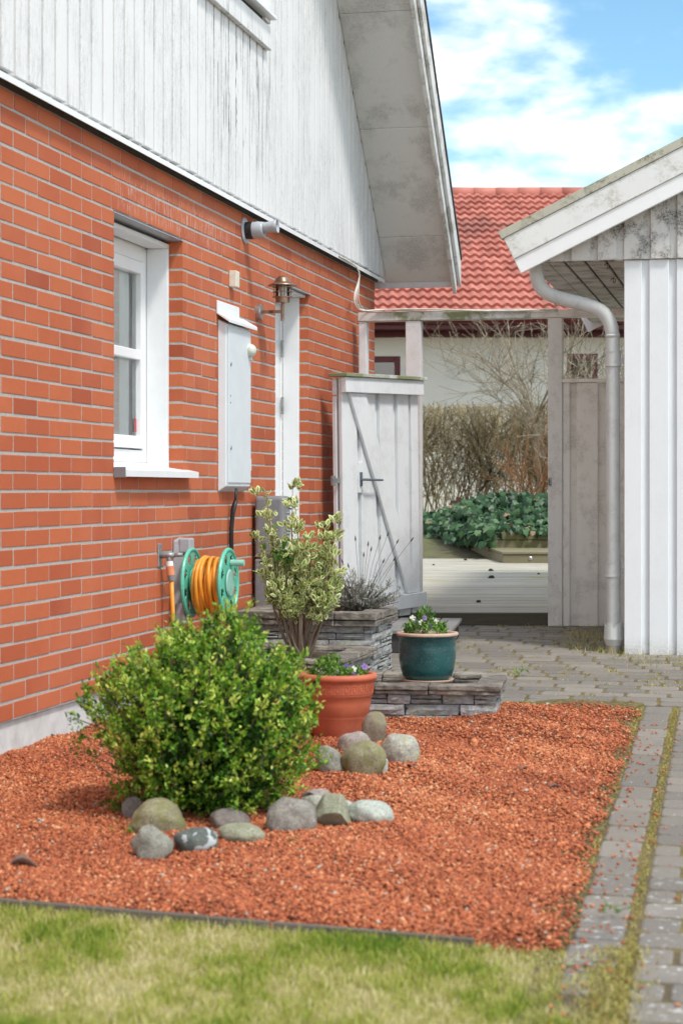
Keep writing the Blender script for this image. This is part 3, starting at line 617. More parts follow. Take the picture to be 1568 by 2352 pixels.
def build_upper_window():
    un = bpy.data.objects.new('gable_window', None); sc.collection.objects.link(un); un.parent = house; u1 = ufor(621, .07); un.location = (0, 0, 0); zb = zfor(113, .07, u1)
    u0 = u1 - 1.35
    mb = MB(); mb.box(.045, .072, u0 - .02, u1, zb, zb + .13); mb.box(.045, .078, u0 - .03, u1 + .004, zb - .008, zb - .0005); mb.box(.045, .072, u1 - .11, u1, zb + .145, zb + 1.5); mb.box(.045, .072, u0, u0 + .11, zb + .145, zb + 1.5); mb.box(.045, .072, u0, u1, zb + 1.5, zb + 1.62); mb.build('casing', M['siding'], un, bevel=.003)
    mb = MB(); mb.box(.045, .115, u0 - .02, u1 - .01, zb + .166, zb + .185); mb.build('sill', M['white'], un)
    mb = MB(); mb.box(.04, .05, u0 + .02, u1 - .02, zb + .12, zb + 1.5); mb.build('recess', M['darkgap'], un)
    mb = MB(); mb.box(.051, .064, u0 + .11, u0 + .17, zb + .19, zb + 1.5); mb.box(.051, .064, u1 - .17, u1 - .11, zb + .19, zb + 1.5); mb.box(.051, .064, u0 + .17, u1 - .17, zb + .19, zb + .25); mb.build('frame', M['upvc'], un)
    mb = MB(); mb.box(.052, .056, u0 + .17, u1 - .17, zb + .25, zb + 1.5); mb.build('glass', M['glass'], un)
build_upper_window()

# ------------------------------------------------------------------ things on the brick wall
def wall_thing(name, label, cat, x, y, n=0.0, group=None):
    u = ufor(x, n); z = zfor(y, n, u); p = L2W(0, u, z); return thing(name, label, cat, p, -TH, group), u, z
def build_cabinet():
    D = .045; u0 = ufor(500, 0); u1 = ufor(576, D); z0 = zfor(1130, 0, u0); z1 = zfor(733, 0, u0)
    t = thing('meter_cabinet', 'tall pale grey meter cabinet on the brick wall between window and door', 'cabinet', L2W(0, u0, z0), -TH)
    W = u1 - u0; h = z1 - z0
    mb = MB(); b = .03
    V = [(.0, 0, 0), (0, W, 0), (0, W, h), (0, 0, h), (D, b * .3, b), (D, W - .012, b), (D, W - .012, h - .02), (D, b * .3, h - .02)]
    mb.add(V, [(0, 3, 2, 1), (4, 5, 6, 7), (0, 1, 5, 4), (1, 2, 6, 5), (2, 3, 7, 6), (3, 0, 4, 7)]); mb.build('body', M['cab'], t, bevel=.004)
    mb = MB(); mb.box(D + .0005, D + .006, b + .012, W - .02, b + .02, h - .035); mb.build('door', M['cab'], t, bevel=.002)
    mb = MB(); mb.box(0, .012, -.03, W - .12, h + .035, h + .10); mb.add([(0, -.03, h + .045), (0, W + .02, h + .045), (D + .03, W + .035, h - .0), (D + .03, -.02, h - .0), (0, -.03, h + .030), (0, W + .02, h + .03), (D + .03, W + .035, h - .022), (D + .03, -.02, h - .022)], [(0, 3, 2, 1), (4, 5, 6, 7), (0, 1, 5, 4), (1, 2, 6, 5), (2, 3, 7, 6), (3, 0, 4, 7)]); mb.build('hood', M['hood'], t, bevel=.003)
    for zz in (h * .83 - .08, h * .29 - .03):
        mb = MB(); mb.lathe([(0, .004), (.011, .003), (.013, 0)], 16, (D + .006, b + .055, zz), Matrix.Rotation(R(90), 4, 'Y')); mb.build('lock', M['zinc'], t)
    for zz in (.52 * h, .56 * h):
        mb = MB(); mb.lathe([(0, .002), (.004, .001), (.005, 0)], 10, (D + .006, b + .05, zz), Matrix.Rotation(R(90), 4, 'Y')); mb.build('screw', M['black'], t)
    mb = MB(); mb.box(D - .02, D + .003, W - .014, W + .006, .12, .19); mb.build('hinge', M['cab'], t, bevel=.002)
    l = thing('cable_gland', 'round dirty white dome fixed at the top right of the meter cabinet', 'lamp', L2W(D, u0 + W - .055, z0 + h - .14), -TH)
    mb = MB(); mb.lathe([(0, .045), (.022, .042), (.034, .03), (.037, .008), (.037, -.006)], 24, (0, 0, 0), Matrix.Rotation(R(90), 4, 'Y')); o = mb.build('dome', simple('dirty_dome', (.62, .64, .56), .5, .1, 20, .1, dirt=((.16, .19, .05), .9), dscale=14), l, smooth=True)
    mb = MB(); mb.box(-.006, .012, .0, .05, -.055, .04); mb.build('bracket', M['cab'], l, bevel=.002)
    # black cable out of the bottom, down the wall
    uc = u0 + W * .42 - .02; c = thing('black_cable', 'black cable running down the brick wall below the meter cabinet', 'cable', L2W(.03, uc, z0), -TH)
    mb = MB(); mb.tube([(.02, 0, .02), (.018, -.01, -.04), (-.005, .002, -.09), (-.012, .0, -.2), (-.012, 0, -z0 + .1)], .0075, 10); mb.build('sheath', M['black'], c, smooth=True)
    mb = MB(); mb.tube([(.018, 0, -.045), (0, 0, -.12), (-.008, 0, -.2), (-.012, 0, -.9)], .012, 10); mb.build('conduit', M['black'], c, smooth=True)
build_cabinet()
def build_lamp():
    t, u, z = wall_thing('wall_lamp', 'aged copper wall lantern with caged clear glass beside the white door', 'lamp', 590, 717)
    RY = Matrix.Rotation(R(90), 4, 'Y')
    mb = MB(); mb.lathe([(0, .030), (.043, .030), (.047, .026), (.047, 0)], 36, (0, 0, 0), RY); mb.build('mounting_disc', M['steel'], t)
    n = .155
    mb = MB(); mb.box(.03, n - .008, -.008, .008, -.009, .009); mb.build('arm', M['copper'], t, bevel=.001)
    mb = MB(); mb.tube([(n, 0, -.055), (n, 0, .055)], .0095, 14); mb.build('stem', M['copper'], t, smooth=False)
    mb = MB(); mb.lathe([(0, .052), (.041, .052), (.042, .083), (.058, .083), (.058, .087), (.0, .087)], 32, (n, 0, 0)); mb.build('base_cup', M['copper'], t)
    for zz in (.113, .140):
        mb = MB(); mb.lathe([(.046, zz), (.06, zz), (.06, zz + .0025), (.046, zz + .0025), (.046, zz)], 32, (n, 0, 0)); mb.build('cage_ring', M['copper'], t)
    for k in range(4):
        a = k * math.pi / 2 + .5; mb = MB(); mb.tube([(n + .05 * math.cos(a), .05 * math.sin(a), .085), (n + .05 * math.cos(a), .05 * math.sin(a), .158)], .0025, 6); mb.build('cage_bar', M['copper'], t)
    mb = MB(); mb.lathe([(.041, .086), (.041, .165)], 32, (n, 0, 0)); mb.build('glass', M['glass'], t, smooth=True)
    mb = MB(); mb.lathe([(.0, .088), (.013, .088), (.014, .11), (.022, .13), (.026, .15), (.018, .17), (0, .178)], 20, (n, 0, 0)); mb.build('bulb', simple('bulb_glass', (.5, .47, .4), .1), t, smooth=True)
    mb = MB(); mb.lathe([(.0, .157), (.05, .156), (.086, .150), (.087, .152), (.06, .166), (.045, .172), (.043, .176), (.036, .195), (.022, .207), (0, .211)], 36, (n, 0, 0)); mb.build('hat', M['copper'], t, smooth=True)
build_lamp()
def build_vent():
    t, u, z = wall_thing('flue_vent', 'grey plastic flue terminal sticking out of brick just below the boarding', 'vent', 562, 530)
    RY = Matrix.Rotation(R(88), 4, 'Y')
    mb = MB(); mb.lathe([(0, 0), (.075, 0), (.077, .004), (.07, .009), (.05, .010), (0, .010)], 36, (0, 0, 0), RY); mb.build('wall_plate', M['grey2'], t, smooth=False)
    mb = MB(); mb.lathe([(.049, .008), (.050, .022), (.048, .024), (.051, .026), (.051, .05), (.0, .05)], 32, (0, 0, 0), RY); mb.build('black_collar', M['black'], t)
    mb = MB(); mb.lathe([(.047, .049), (.048, .08), (.045, .10), (.043, .115), (.038, .115), (.038, .09), (0, .09)], 32, (0, 0, 0), RY); mb.build('body', M['ventg'], t, smooth=True)
    mb = MB(); prof = [(.030, .08), (.029, .13), (.033, .17), (.040, .195), (.037, .195), (.030, .168), (.026, .13), (.026, .08)]
    mb.lathe(prof, 28, (0, 0, .008), Matrix.Rotation(R(86), 4, 'Y')); mb.build('nozzle', M['ventg'], t, smooth=True)
    t2, u, z = wall_thing('sensor_box', 'small cream plastic box fixed to the brick under the flue vent', 'box', 526, 640)
    mb = MB(); mb.box(0, .042, -.0, .07, -.045, .045); mb.build('casing', M['cream'], t2, bevel=.004, seg=2)
build_vent()
def build_utility():
    u0 = 3.70; z1 = zfor(1139, .0, u0)
    t = thing('heat_pump_cabinet', 'grey upright cabinet standing by the white door behind the planter', 'cabinet', L2W(.02, u0, 0), -TH)
    n1 = nfor(652, u0) - .02; zm = zfor(1283, 0, u0); W = .17
    mb = MB(); mb.box(0, n1, 0, W, zm + .004, z1); mb.build('upper_casing', M['grey'], t, bevel=.025, seg=3)
    mb = MB(); mb.box(.002, n1 - .004, .004, W, .05, zm - .002); mb.build('lower_casing', M['grey'], t, bevel=.01, seg=2)
    mb = MB()
    for k in range(7): mb.box(n1, n1 + .004, .05, W - .03, z1 - .10 - k * .02, z1 - .092 - k * .02)
    mb.build('louvres', M['grey2'], t)
build_utility()
def build_reel():
    nA, nB = .085, .275; uA = ufor(441, nA); zc = zfor(1338, nA, uA) 
    t = thing('hose_reel', 'turquoise wall-mounted hose reel carrying yellow hose on the brick wall', 'hose reel', L2W(0, uA, zc), -TH)
    RY = Matrix.Rotation(R(90), 4, 'Y'); Rd = .168
    def flange(n, nm, mat):
        # disc with eight oval holes: build ring sectors
        mb = MB(); K = 64; th = .003
        def ring(r0, r1, mask=None):
            for k in range(K):
                if mask and mask(k): continue
                a0, a1 = 2 * math.pi * k / K, 2 * math.pi * (k + 1) / K; V = []
                for xx in (n - th, n + th):
                    for (r, a) in ((r0, a0), (r1, a0), (r1, a1), (r0, a1)): V.append((xx, r * math.cos(a), r * math.sin(a)))
                mb.add(V, [(0, 3, 2, 1), (4, 5, 6, 7), (0, 1, 5, 4), (1, 2, 6, 5), (2, 3, 7, 6), (3, 0, 4, 7)])
        ring(.0, .094); ring(.150, Rd); ring(.094, .104, lambda k: k % 8 in (3, 4)); ring(.104, .140, lambda k: k % 8 in (2, 3, 4, 5)); ring(.140, .150, lambda k: k % 8 in (3, 4))
        mb.tube([(n, Rd * math.cos(a), Rd * math.sin(a)) for a in np.linspace(0, 2 * math.pi, 49)], .0105, 8, cap=False)
        o = mb.build(nm, mat, t); return o
    flange(nA, 'inner_flange', M['teal_p']); flange(nB, 'outer_flange', M['teal_p'])
    mb = MB(); mb.lathe([(0, nB + .016), (.064, nB + .015), (.07, nB + .008)], 32, (0, 0, 0), RY); mb.build('hub_cover', M['teal_c'], t)
    mb = MB(); mb.lathe([(.075, nA + .008), (.075, nB - .008)], 28, (0, 0, 0), RY); mb.build('drum', M['teal_p'], t, smooth=True)
    mb = MB(); mb.tube([(nB + .005, .03, .10), (nB + .075, .03, .10)], .017, 14); mb.build('crank_handle', M['teal_c'], t)
    mb = MB(); mb.add([(0, -.05, .215), (0, .045, .23), (.055, .03, .225), (.055, -.04, .215), (0, -.075, -.19), (0, .0, -.20), (.06, .0, -.19), (.06, -.05, -.19)], [(0, 3, 2, 1), (4, 5, 6, 7), (0, 1, 5, 4), (1, 2, 6, 5), (2, 3, 7, 6), (3, 0, 4, 7)])
    mb.box(.03, .09, -.05, .03, .15, .225); mb.box(.02, .07, -.075, .01, -.21, -.10); mb.build('wall_bracket', M['grey2'], t, bevel=.008, seg=2)
    # hose
    h = thing('garden_hose', 'yellow garden hose coiled on the reel with its end hanging from the tap', 'hose', L2W(0, uA, zc), -TH)
    mb = MB(); pts = []
    turns = 9; n0, n1 = nA + .028, nB - .026
    for lay, r0 in ((0, .087), (1, .108)):
        for k in range(turns * 20):
            q = k / (turns * 20 - 1); q2 = q if lay == 0 else 1 - q; a = 2 * math.pi * k / 20; r = r0 + .006 * math.sin(a * .37 + lay) 
            sag = max(0, -math.sin(a)) * (.030 * lay * (1 + math.sin(k * .13)))
            pts.append((n0 + (n1 - n0) * q2 + .008 * math.sin(a * .5 + 1), r * math.cos(a), r * math.sin(a) - sag))
    mb.tube(pts, .0105, 8)
    for nn, rr, sg in ((.155, .125, .05), (.175, .122, .02), (.205, .122, .035), (.225, .118, .01)):
        mb.tube([(nn + .012 * math.cos(a + nn * 40), rr * math.cos(a), rr * math.sin(a) - sg * max(0, -math.sin(a)) + .004) for a in np.linspace(0, 2 * math.pi, 33)], .0105, 8, cap=False)
    mb.build('coil', M['hose'], h, smooth=True)
    # tap and hanging end
    uT = ufor(366, 0); zT = zfor(1275, 0, uT); tp = thing('water_tap', 'galvanised garden tap with orange hose coupling left of the hose reel', 'tap', L2W(0, uT, zT), -TH)
    mb = MB(); mb.box(0, .006, -.028, .028, -.058, .058); mb.build('wall_plate', M['zinc'], tp, bevel=.004)
    mb = MB(); mb.tube([(0, 0, 0), (.05, 0, 0), (.075, .005, 0)], [.016, .016, .014], 14); mb.tube([(.075, .005, 0), (.115, .02, .003)], [.011, .011], 12); mb.tube([(.05, 0, 0), (.052, 0, -.04)], .012, 12); mb.build('body', M['zinc'], tp, smooth=True)
    mb = MB(); mb.tube([(.052, 0, -.03), (.055, 0, -.055)], .018, 14); mb.build('white_collar', M['white'], tp); mb = MB(); mb.tube([(.055, 0, -.053), (.06, 0, -.098)], [.021, .019], 14); mb.build('orange_coupling', M['orange'], tp)
    mb = MB(); mb.tube([(.06, 0, -.096), (.063, 0, -.125)], [.018, .016], 14); mb.build('grey_nut', M['grey'], tp)
    mb = MB(); du = uT - uA; dz = zT - zc
    mb.tube([(.063, du, dz - .12), (.07, du - .005, dz - .25), (.085, du - .015, dz - .42), (.10, du - .02, dz - .56), (.14, du + .02, dz - .66), (.2, du + .1, dz - .70)], .0105, 10); mb.build('hanging_end', M['hose'], h, smooth=True)
    h2 = MB(); h2.tube([(.07, .03, -.19), (.075, .0, -.27), (.08, -.02, -.36), (.10, -.02, -.44)], .0105, 10); h2.build('lower_loop', M['hose'], h, smooth=True)
build_reel()
def build_house_cables():
    u = ufor(800, .06); z = zfor(590, .06, u); c = thing('cable_bundle', 'white cables looping from the boarding down onto the pergola beam', 'cable', L2W(.06, u, z), -TH)
    def loc(x, y, n, uu): return (n - .06, uu - u, zfor(y, n, uu) - z)
    for k, (dx, rr) in enumerate(((0, .0055), (5, .005), (11, .004))):
        pts = []
        for (x, y, n) in ((778, 588, .062), (800, 600, .066), (822, 612, .07), (828 - dx * .2, 635, .075), (818 + dx * .5, 660, .07), (811 + dx * .9, 685, .07), (816 + dx, 705, .08), (828 + dx, 716, .10)):
            uu = ufor(x, n); pts.append(loc(x, y, n, uu))
        uu = 6.42
        for xx in range(860, 1300, 20):
            n = nfor(xx, uu + .03 * math.sin(xx * .02 + k)); pts.append(loc(xx, 713 + 2.2 * math.sin(xx * .018 + k * 2.1) + (k - 1) * 1.0, n, uu + .01 * k))
        # smooth
        P = [Vector(p) for p in pts]; Q = [P[0]]
        for a, b in zip(P[:-1], P[1:]): Q += [a.lerp(b, .5), b]
        for _ in range(2): Q = [Q[0]] + [(Q[i - 1] + Q[i] * 2 + Q[i + 1]) / 4 for i in range(1, len(Q) - 1)] + [Q[-1]]
        mb = MB(); mb.tube(Q, rr, 8); mb.build('strand', M['cable'], c, smooth=True)
build_house_cables()

# ================================================================== PERGOLA, GATE, FENCE, DECK
UP = 6.44
def build_pergola():
    t = thing('pergola_frame', 'white post and beam frame with a mossy top rail spanning house and garage', 'pergola', L2W(0, UP, 0), -TH)
    zb = zfor(734, 0.7, UP); zt = zfor(714, .7, UP); e0, e1 = nfor(930, UP), nfor(965, UP); r0, r1 = nfor(1257, UP), nfor(1290, UP)
    mb = MB(); mb.box(.045, r0 - .12, .0, .11, zb, zt); mb.build('beam', M['mossw'], t, bevel=.003)
    mb = MB(); mb.box(r0 - .1195, 2.06, .002, .108, zb + .002, zt - .006); mb.build('right_beam', M['greyf'], t, bevel=.003)
    mb = MB(); mb.box(.05, .05 + .055, .01, .10, .15, zb - .001); mb.build('post', M['gatew'], t, bevel=.003)
    mb = MB(); mb.box(e0, e1, .008, .10, .15, zb - .001); mb.build('post', M['post'], t, bevel=.004)
    mb = MB(); mb.box(r0, r1, .008, .10, .12, zb + .001); pr = mb.build('post', M['post2'], t, bevel=.004)
    mb = MB(); za = zfor(1436, r1, UP); zc = zfor(1384, r1, UP); mb.box(r0 + .035, r0 + .075, .002, .0075, za, zc); mb.tube([(r0 + .055, .002, zc - .03), (r0 + .055, -.006, zc - .03)], .009, 10); mb.tube([(r0 + .055, .002, za + .05), (r0 + .055, -.006, za + .05)], .009, 10); mb.build('foot_strap', M['greyf'], t)
    mb = MB(); zl = zfor(1107, r0, UP); mb.box(r0 + .002, r0 + .028, .003, .0075, zl - .032, zl + .032); mb.build('latch_plate', M['zinc'], t, bevel=.001)
    mb = MB(); mb.box(r0 + .006, r0 + .012, -.002, .003, zl - .02, zl + .02); mb.box(r0 + .012, r0 + .024, -.001, .003, zl - .022, zl - .016); mb.build('latch_slot', M['black'], t)
    # fence panel to the right
    f = thing('board_fence', 'grey-beige board fence panel between the right post and the garage', 'fence', L2W(r1, UP + .02, 0), -TH)
    zf = zfor(879, r1, UP); z0 = zfor(1440, r1, UP) + .005; x = .004; W = 2.06 - r1
    mb = MB(); mb.box(x, .052, .0, .025, z0, zf); mb.box(.10, .248, .0, .022, z0, zf); mb.box(.305, .43, .002, .022, z0, zf); mb.box(.47, W, .002, .022, z0, zf); mb.build('board', M['greyf'], f, bevel=.003)
    mb = MB(); mb.box(.045, .11, .024, .04, z0, zf - .004); mb.box(.24, .31, .024, .04, z0, zf - .004); mb.box(.42, .48, .024, .04, z0, zf - .004); mb.build('recessed_board', M['greyf'], f, bevel=.003)
    mb = MB(); mb.box(0.001, W, -.02, .06, zf + .001, zf + .026); mb.build('cap_rail', M['greyf'], f, bevel=.003)
build_pergola()
def build_gate():
    hp = L2W(nfor(967, UP - .01), UP - .01); A = R(33) # leaf swings towards the camera
    hp.z = 0; fp = hp + Vector((-math.sin(A), -math.cos(A), 0)) * 1.045
    # local x: from free end (0) to hinge (1.045); local -y: face seen
    ang = math.atan2(hp.y - fp.y, hp.x - fp.x); t = thing('wooden_gate', 'white wooden gate leaf with diagonal brace standing open against the house', 'gate', fp, ang)
    W = .99; Yf, Yh = fp.y, hp.y
    z_top = H + (HY - 872) / F * (Yf + Yh) / 2; z_bot = H + (HY - 1400) / F * (Yf + Yh) / 2
    z_top = H + (1126 - 893) / F * Yf * 1.0; 
    zt = H + (HY - 880) / F * Yf; zb = .30
    zt2 = H + .745; tl = .03
    t.rotation_euler = (0, -R(1.2), ang)
    Z1 = zfor(868, .5, UP - .45) - .02; Z0 = .205
    mb = MB(); n = 4; bw = .155
    xs = [0, .31, .565, .82]
    mb.box(.0, .185, -.028, .0, Z0, Z1); mb.box(.235, .42, -.026, 0, Z0 + .003, Z1); mb.box(.48, .655, -.026, 0, Z0, Z1); mb.box(.715, .86, -.026, 0, Z0 + .002, Z1); mb.box(.895, W, -.026, 0, Z0, Z1)
    mb.build('board', M['gatew'], t, bevel=.003)
    mb = MB()
    for a, b in ((.17, .25), (.41, .49), (.645, .725), (.85, .915)): mb.box(a, b, .001, .018, Z0 + .004, Z1 - .003)
    mb.build('recessed_board', M['gatew'], t, bevel=.002)
    mb = MB(); mb.box(-.0, W, .019, .05, Z1 - .12, Z1 - .01); mb.box(-.0, W, .019, .05, Z0 + .06, Z0 + .18); mb.box(0, .05, .019, .05, Z0 + .19, Z1 - .13); mb.build('back_frame', M['gatew'], t, bevel=.003)
    mb = MB(); mb.box(-.012, W + .01, -.072, -.029, Z1 - .105, Z1 - .002); mb.build('top_rail', M['gatew'], t, bevel=.003)
    mb = MB(); mb.box(-.03, W + .025, -.09, .06, Z1, Z1 + .024); mb.build('cap', M['mossw'], t, bevel=.003)
    mb = MB(); zr0 = Z0 + .055; mb.box(-.0, W + .02, -.072, -.029, zr0, zr0 + .10); mb.build('bottom_rail', M['gatew'], t, bevel=.003)
    mb = MB(); mb.prism([(.06, -.029, Z1 - .107), (.26, -.029, Z1 - .107), (.93, -.029, zr0 + .102), (.79, -.029, zr0 + .102)], (0, 0, 0), (0, -.024, 0)); mb.build('brace', M['gatew'], t, bevel=.003)
    zh = zfor(1103, .2, 5.6); 
    mb = MB(); mb.box(.185, .245, -.034, -.004, zh - .09, zh + .12); mb.build('handle_block', M['gatew'], t, bevel=.003)
    mb = MB(); mb.box(.20, .228, -.040, -.035, zh - .045, zh + .05); mb.tube([(.214, -.04, zh), (.214, -.075, zh), (.25, -.09, zh - .002), (.40, -.092, zh - .006)], [.009, .009, .0085, .0075], 10); mb.build('handle', simple('blue_grey_metal', (.16, .20, .23), .4, .1, 30, .1, .5), t, smooth=False)
    mb = MB(); mb.box(-.085, .0, -.012, -.004, zh - .02, zh + .015); mb.box(-.10, -.07, -.02, .002, zh - .035, zh + .03); mb.build('latch', M['zinc'], t, bevel=.002)
build_gate()
DM = .04; YD0 = 13.52
def deckz(Y): return H - .860 + DM * (Y - YD0)
def build_deck():
    t = bpy.data.objects.new('deck', None); sc.collection.objects.link(t); t.location = (.5, YD0, deckz(YD0)); t.rotation_euler = (math.atan(DM), 0, 0); tag(t, kind='structure')
    mb = MB(); y = 0; 
    while y < 12.0:
        x = -1.6
        segs = [(-1.6, 3.0)]
        for a, b in segs:
            xo = RNG.uniform(0, 3); mb.box(a, b, y + .005, y + .116, -.028 + RNG.normal(0, .0008), .0 + RNG.normal(0, .0012))
        y += .121
    mb.build('boards', M['deck'], t, bevel=.003)
    mb = MB(); mb.box(-1.6, 3.0, -.022, -.001, -.16, -.005); mb.build('front_board', M['deckf'], t, bevel=.003)
    mb = MB(); mb.box(-1.55, 2.9, .02, 11.9, -.20, -.045); mb.build('joists', M['dark'], t)
build_deck()
def deckpt(x, y):
    k = (y - HY) / F; Y = (.860 + DM * YD0) / (k + DM); return Vector(((x - CX) / F * Y, Y, deckz(Y)))
def build_garden_box():
    S1 = deckpt(1155, 1294); S2 = deckpt(962, 1226)
    t = thing('raised_planter', 'stepped timber raised bed at the back of the deck under the ivy', 'planter', S1)
    d = (S2 - S1); d.z = 0; L_ = d.length; d.normalize(); nrm = Vector((d.y, -d.x, 0)); nrm = nrm if nrm.x > 0 else -nrm
    def zf(p): return deckz(S1.y + p.y) - S1.z
    def wallpoly(mb, p0, p1, z0, z1, off=.03):   # vertical board face between two ground points (relative)
        e = Vector((p1[0] - p0[0], p1[1] - p0[1], 0)); q = Vector((-e.y, e.x, 0)).normalized() * off
        mb.add([(p0[0], p0[1], z0[0]), (p1[0], p1[1], z0[1]), (p1[0], p1[1], z1[1]), (p0[0], p0[1], z1[0]), (p0[0] + q.x, p0[1] + q.y, z0[0]), (p1[0] + q.x, p1[1] + q.y, z0[1]), (p1[0] + q.x, p1[1] + q.y, z1[1]), (p0[0] + q.x, p0[1] + q.y, z1[0])],
               [(0, 3, 2, 1), (4, 5, 6, 7), (0, 1, 5, 4), (1, 2, 6, 5), (2, 3, 7, 6), (3, 0, 4, 7)])
    hs = .095; A = Vector((0, 0, 0)); B = d * L_; Rr = Vector((1.2, 0, 0))
    mb = MB(); wallpoly(mb, (0, 0), (1.2, 0), (0, 0), (hs - .012, hs - .012), .03); wallpoly(mb, tuple(B)[:2], (-.0, 0.0), (zf(B) - .02, 0), (zf(B) + hs - .02, hs - .012), .03); mb.build('step_riser', M['plank'], t, bevel=.003)
    mb = MB(); mb.add([(-.01, -.01, hs - .01), (1.2, -.01, hs - .01), (1.2, .5, hs - .01), (B.x + .2, B.y, zf(B) + hs), (B.x, B.y, zf(B) + hs), (-.01, -.01, hs + .012), (1.2, -.01, hs + .012), (1.2, .5, hs + .012), (B.x + .2, B.y, zf(B) + hs + .02), (B.x, B.y, zf(B) + hs + .02)],
                      [(0, 4, 3, 2, 1), (5, 6, 7, 8, 9), (0, 1, 6, 5), (1, 2, 7, 6), (2, 3, 8, 7), (3, 4, 9, 8), (4, 0, 5, 9)]); mb.build('step_top', M['plank'], t, bevel=.003)
    U1 = at(1122, 1268, S1.y + .55) - S1; zt = (at(1122, 1222, S1.y + .55) - S1).z; zm = (zt + hs) / 2 + .02
    c1 = (U1.x, U1.y); c2 = (U1.x + 1.3, U1.y); c0 = (U1.x + d.x * L_ * .95, U1.y + d.y * L_ * .95); zl = .10
    mb = MB(); wallpoly(mb, c1, c2, (zm, zm), (zt, zt)); wallpoly(mb, c1, c2, (hs + .012, hs + .012), (zm - .006, zm - .006)); wallpoly(mb, c0, c1, (hs + zl, hs), (zm - .006 + zl, zm - .006)); wallpoly(mb, c0, c1, (zm + zl, zm), (zt + zl, zt)); mb.build('side_boards', M['plank'], t, bevel=.003)
    mb = MB(); mb.box(U1.x - .015, U1.x + .02, U1.y - .012, U1.y + .02, hs, zt + .004); mb.build('corner_post', M['plank'], t, bevel=.002)
    mb = MB(); mb.add([(c1[0] + .02, c1[1] + .03, zt - .03), (c2[0], c1[1] + .03, zt - .03), (c2[0], c1[1] + 4, zt + .1), (c0[0] + .05, c0[1], zt + zl)], [(0, 1, 2, 3)]); mb.build('soil', M['soil'], t)
    p = at(1217, 1278, S1.y) - S1; mb = MB(); mb.lathe([(0, .008), (.012, .008), (.018, .004), (.019, 0)], 18, (p.x, -.001, hs * .5), Matrix.Rotation(R(90), 4, 'X')); mb.build('deck_light', M['steel'], t)
    return S1, U1, zt, d, L_
S1, U1, ZT, DD, DL = build_garden_box()
def leafpoly(kind):
    if kind == 'ivy': o = [(0, 0), (.28, -.12), (.5, .12), (.36, .38), (.52, .62), (.26, .62), (0, 1.05), (-.26, .62), (-.52, .62), (-.36, .38), (-.5, .12), (-.28, -.12)]
    return np.array([(x, y, 0) for x, y in o])
def place(base, pos, dirv, nrm, size):       # arrays: pos (N,3), dir along leaf, nrm up of leaf
    d = dirv / (np.linalg.norm(dirv, axis=1, keepdims=True) + 1e-9); n = nrm - (nrm * d).sum(1, keepdims=True) * d; n /= (np.linalg.norm(n, axis=1, keepdims=True) + 1e-9); s = np.cross(d, n)
    return pos[:, None] + (base[None, :, 0:1] * s[:, None] + base[None, :, 1:2] * d[:, None] + base[None, :, 2:3] * n[:, None]) * size[:, None, None]
def build_ivy():
    base3 = leafpoly('ivy'); base = np.concatenate([base3, [[0, .35, .06]]]); k = len(base3); N = 7000
    S = Vector(S1); t = thing('ivy', 'dense dark green ivy spilling over the timber raised bed', 'ivy', S)
    pos = []; nr = []
    for _ in range(N):
        q = random.random(); lat = random.random()
        # along the left side wall (spilling) and across the bed
        if random.random() < .42:
            p = Vector((U1.x, U1.y, 0)) + DD * DL * (q * .98) + Vector((random.gauss(-.02, .07), random.gauss(-.03, .05), 0))
            zz = ZT + .10 * q + random.uniform(-.13, .06) + .03 * math.sin(q * 20); p.z = zz; nn = Vector((-.35, -1, .55 + random.random()))
        else:
            xx = U1.x + random.uniform(-.55, 1.0); yy = U1.y + random.uniform(-.06, 3.2); 
            q2 = max(0, (xx - (U1.x - .25))) ; hh = .03 + .32 * min(1, max(0, (yy - U1.y) / .8)) * min(1, max(0, (xx - U1.x + .75) / .9)) + .07 * mnoise.noise(Vector((xx * 3, yy * 3, 0)))
            if xx < U1.x + DD.x * (yy - U1.y) / max(DD.y, .01) - .05: continue
            p = Vector((xx, yy, ZT + hh * (random.random() ** .35))); nn = Vector((random.gauss(0, .4), -.8, .7))
        pos.append(tuple(p)); nr.append(tuple(nn + Vector((random.gauss(0, .35), random.gauss(0, .35), random.gauss(0, .35)))))
    pos = np.array(pos); nr = np.array(nr); N = len(pos); dr = np.column_stack([RNG.normal(0, .6, N), RNG.normal(-.3, .4, N), RNG.normal(-.8, .4, N)])
    V = place(base, pos, dr, nr, RNG.uniform(.04, .085, N)); T = np.array([(i, (i + 1) % k, k) for i in range(k)]); Fc = (np.arange(N)[:, None, None] * (k + 1) + T[None]).reshape(-1, 3)
    tn = np.clip(RNG.normal(.42, .30, N), 0, .95); tn[RNG.random(N) < .02] = 1
    fast_mesh('foliage', V.reshape(-1, 3), Fc, M['ivy'], np.repeat(tn, k), t)
    for _ in range(16):
        mb = MB(); q = random.random(); p = Vector((U1.x, U1.y, ZT)) + DD * DL * q * .9 + Vector((0, -.04, .1 * q)); e = p + Vector((random.gauss(0, .1), -.04, -random.uniform(.08, .26))); mb.tube([p, p.lerp(e, .5) + Vector((random.gauss(0, .02), -.02, 0)), e], .003, 4)
        mb.build('stem', M['stem'], t)
build_ivy()

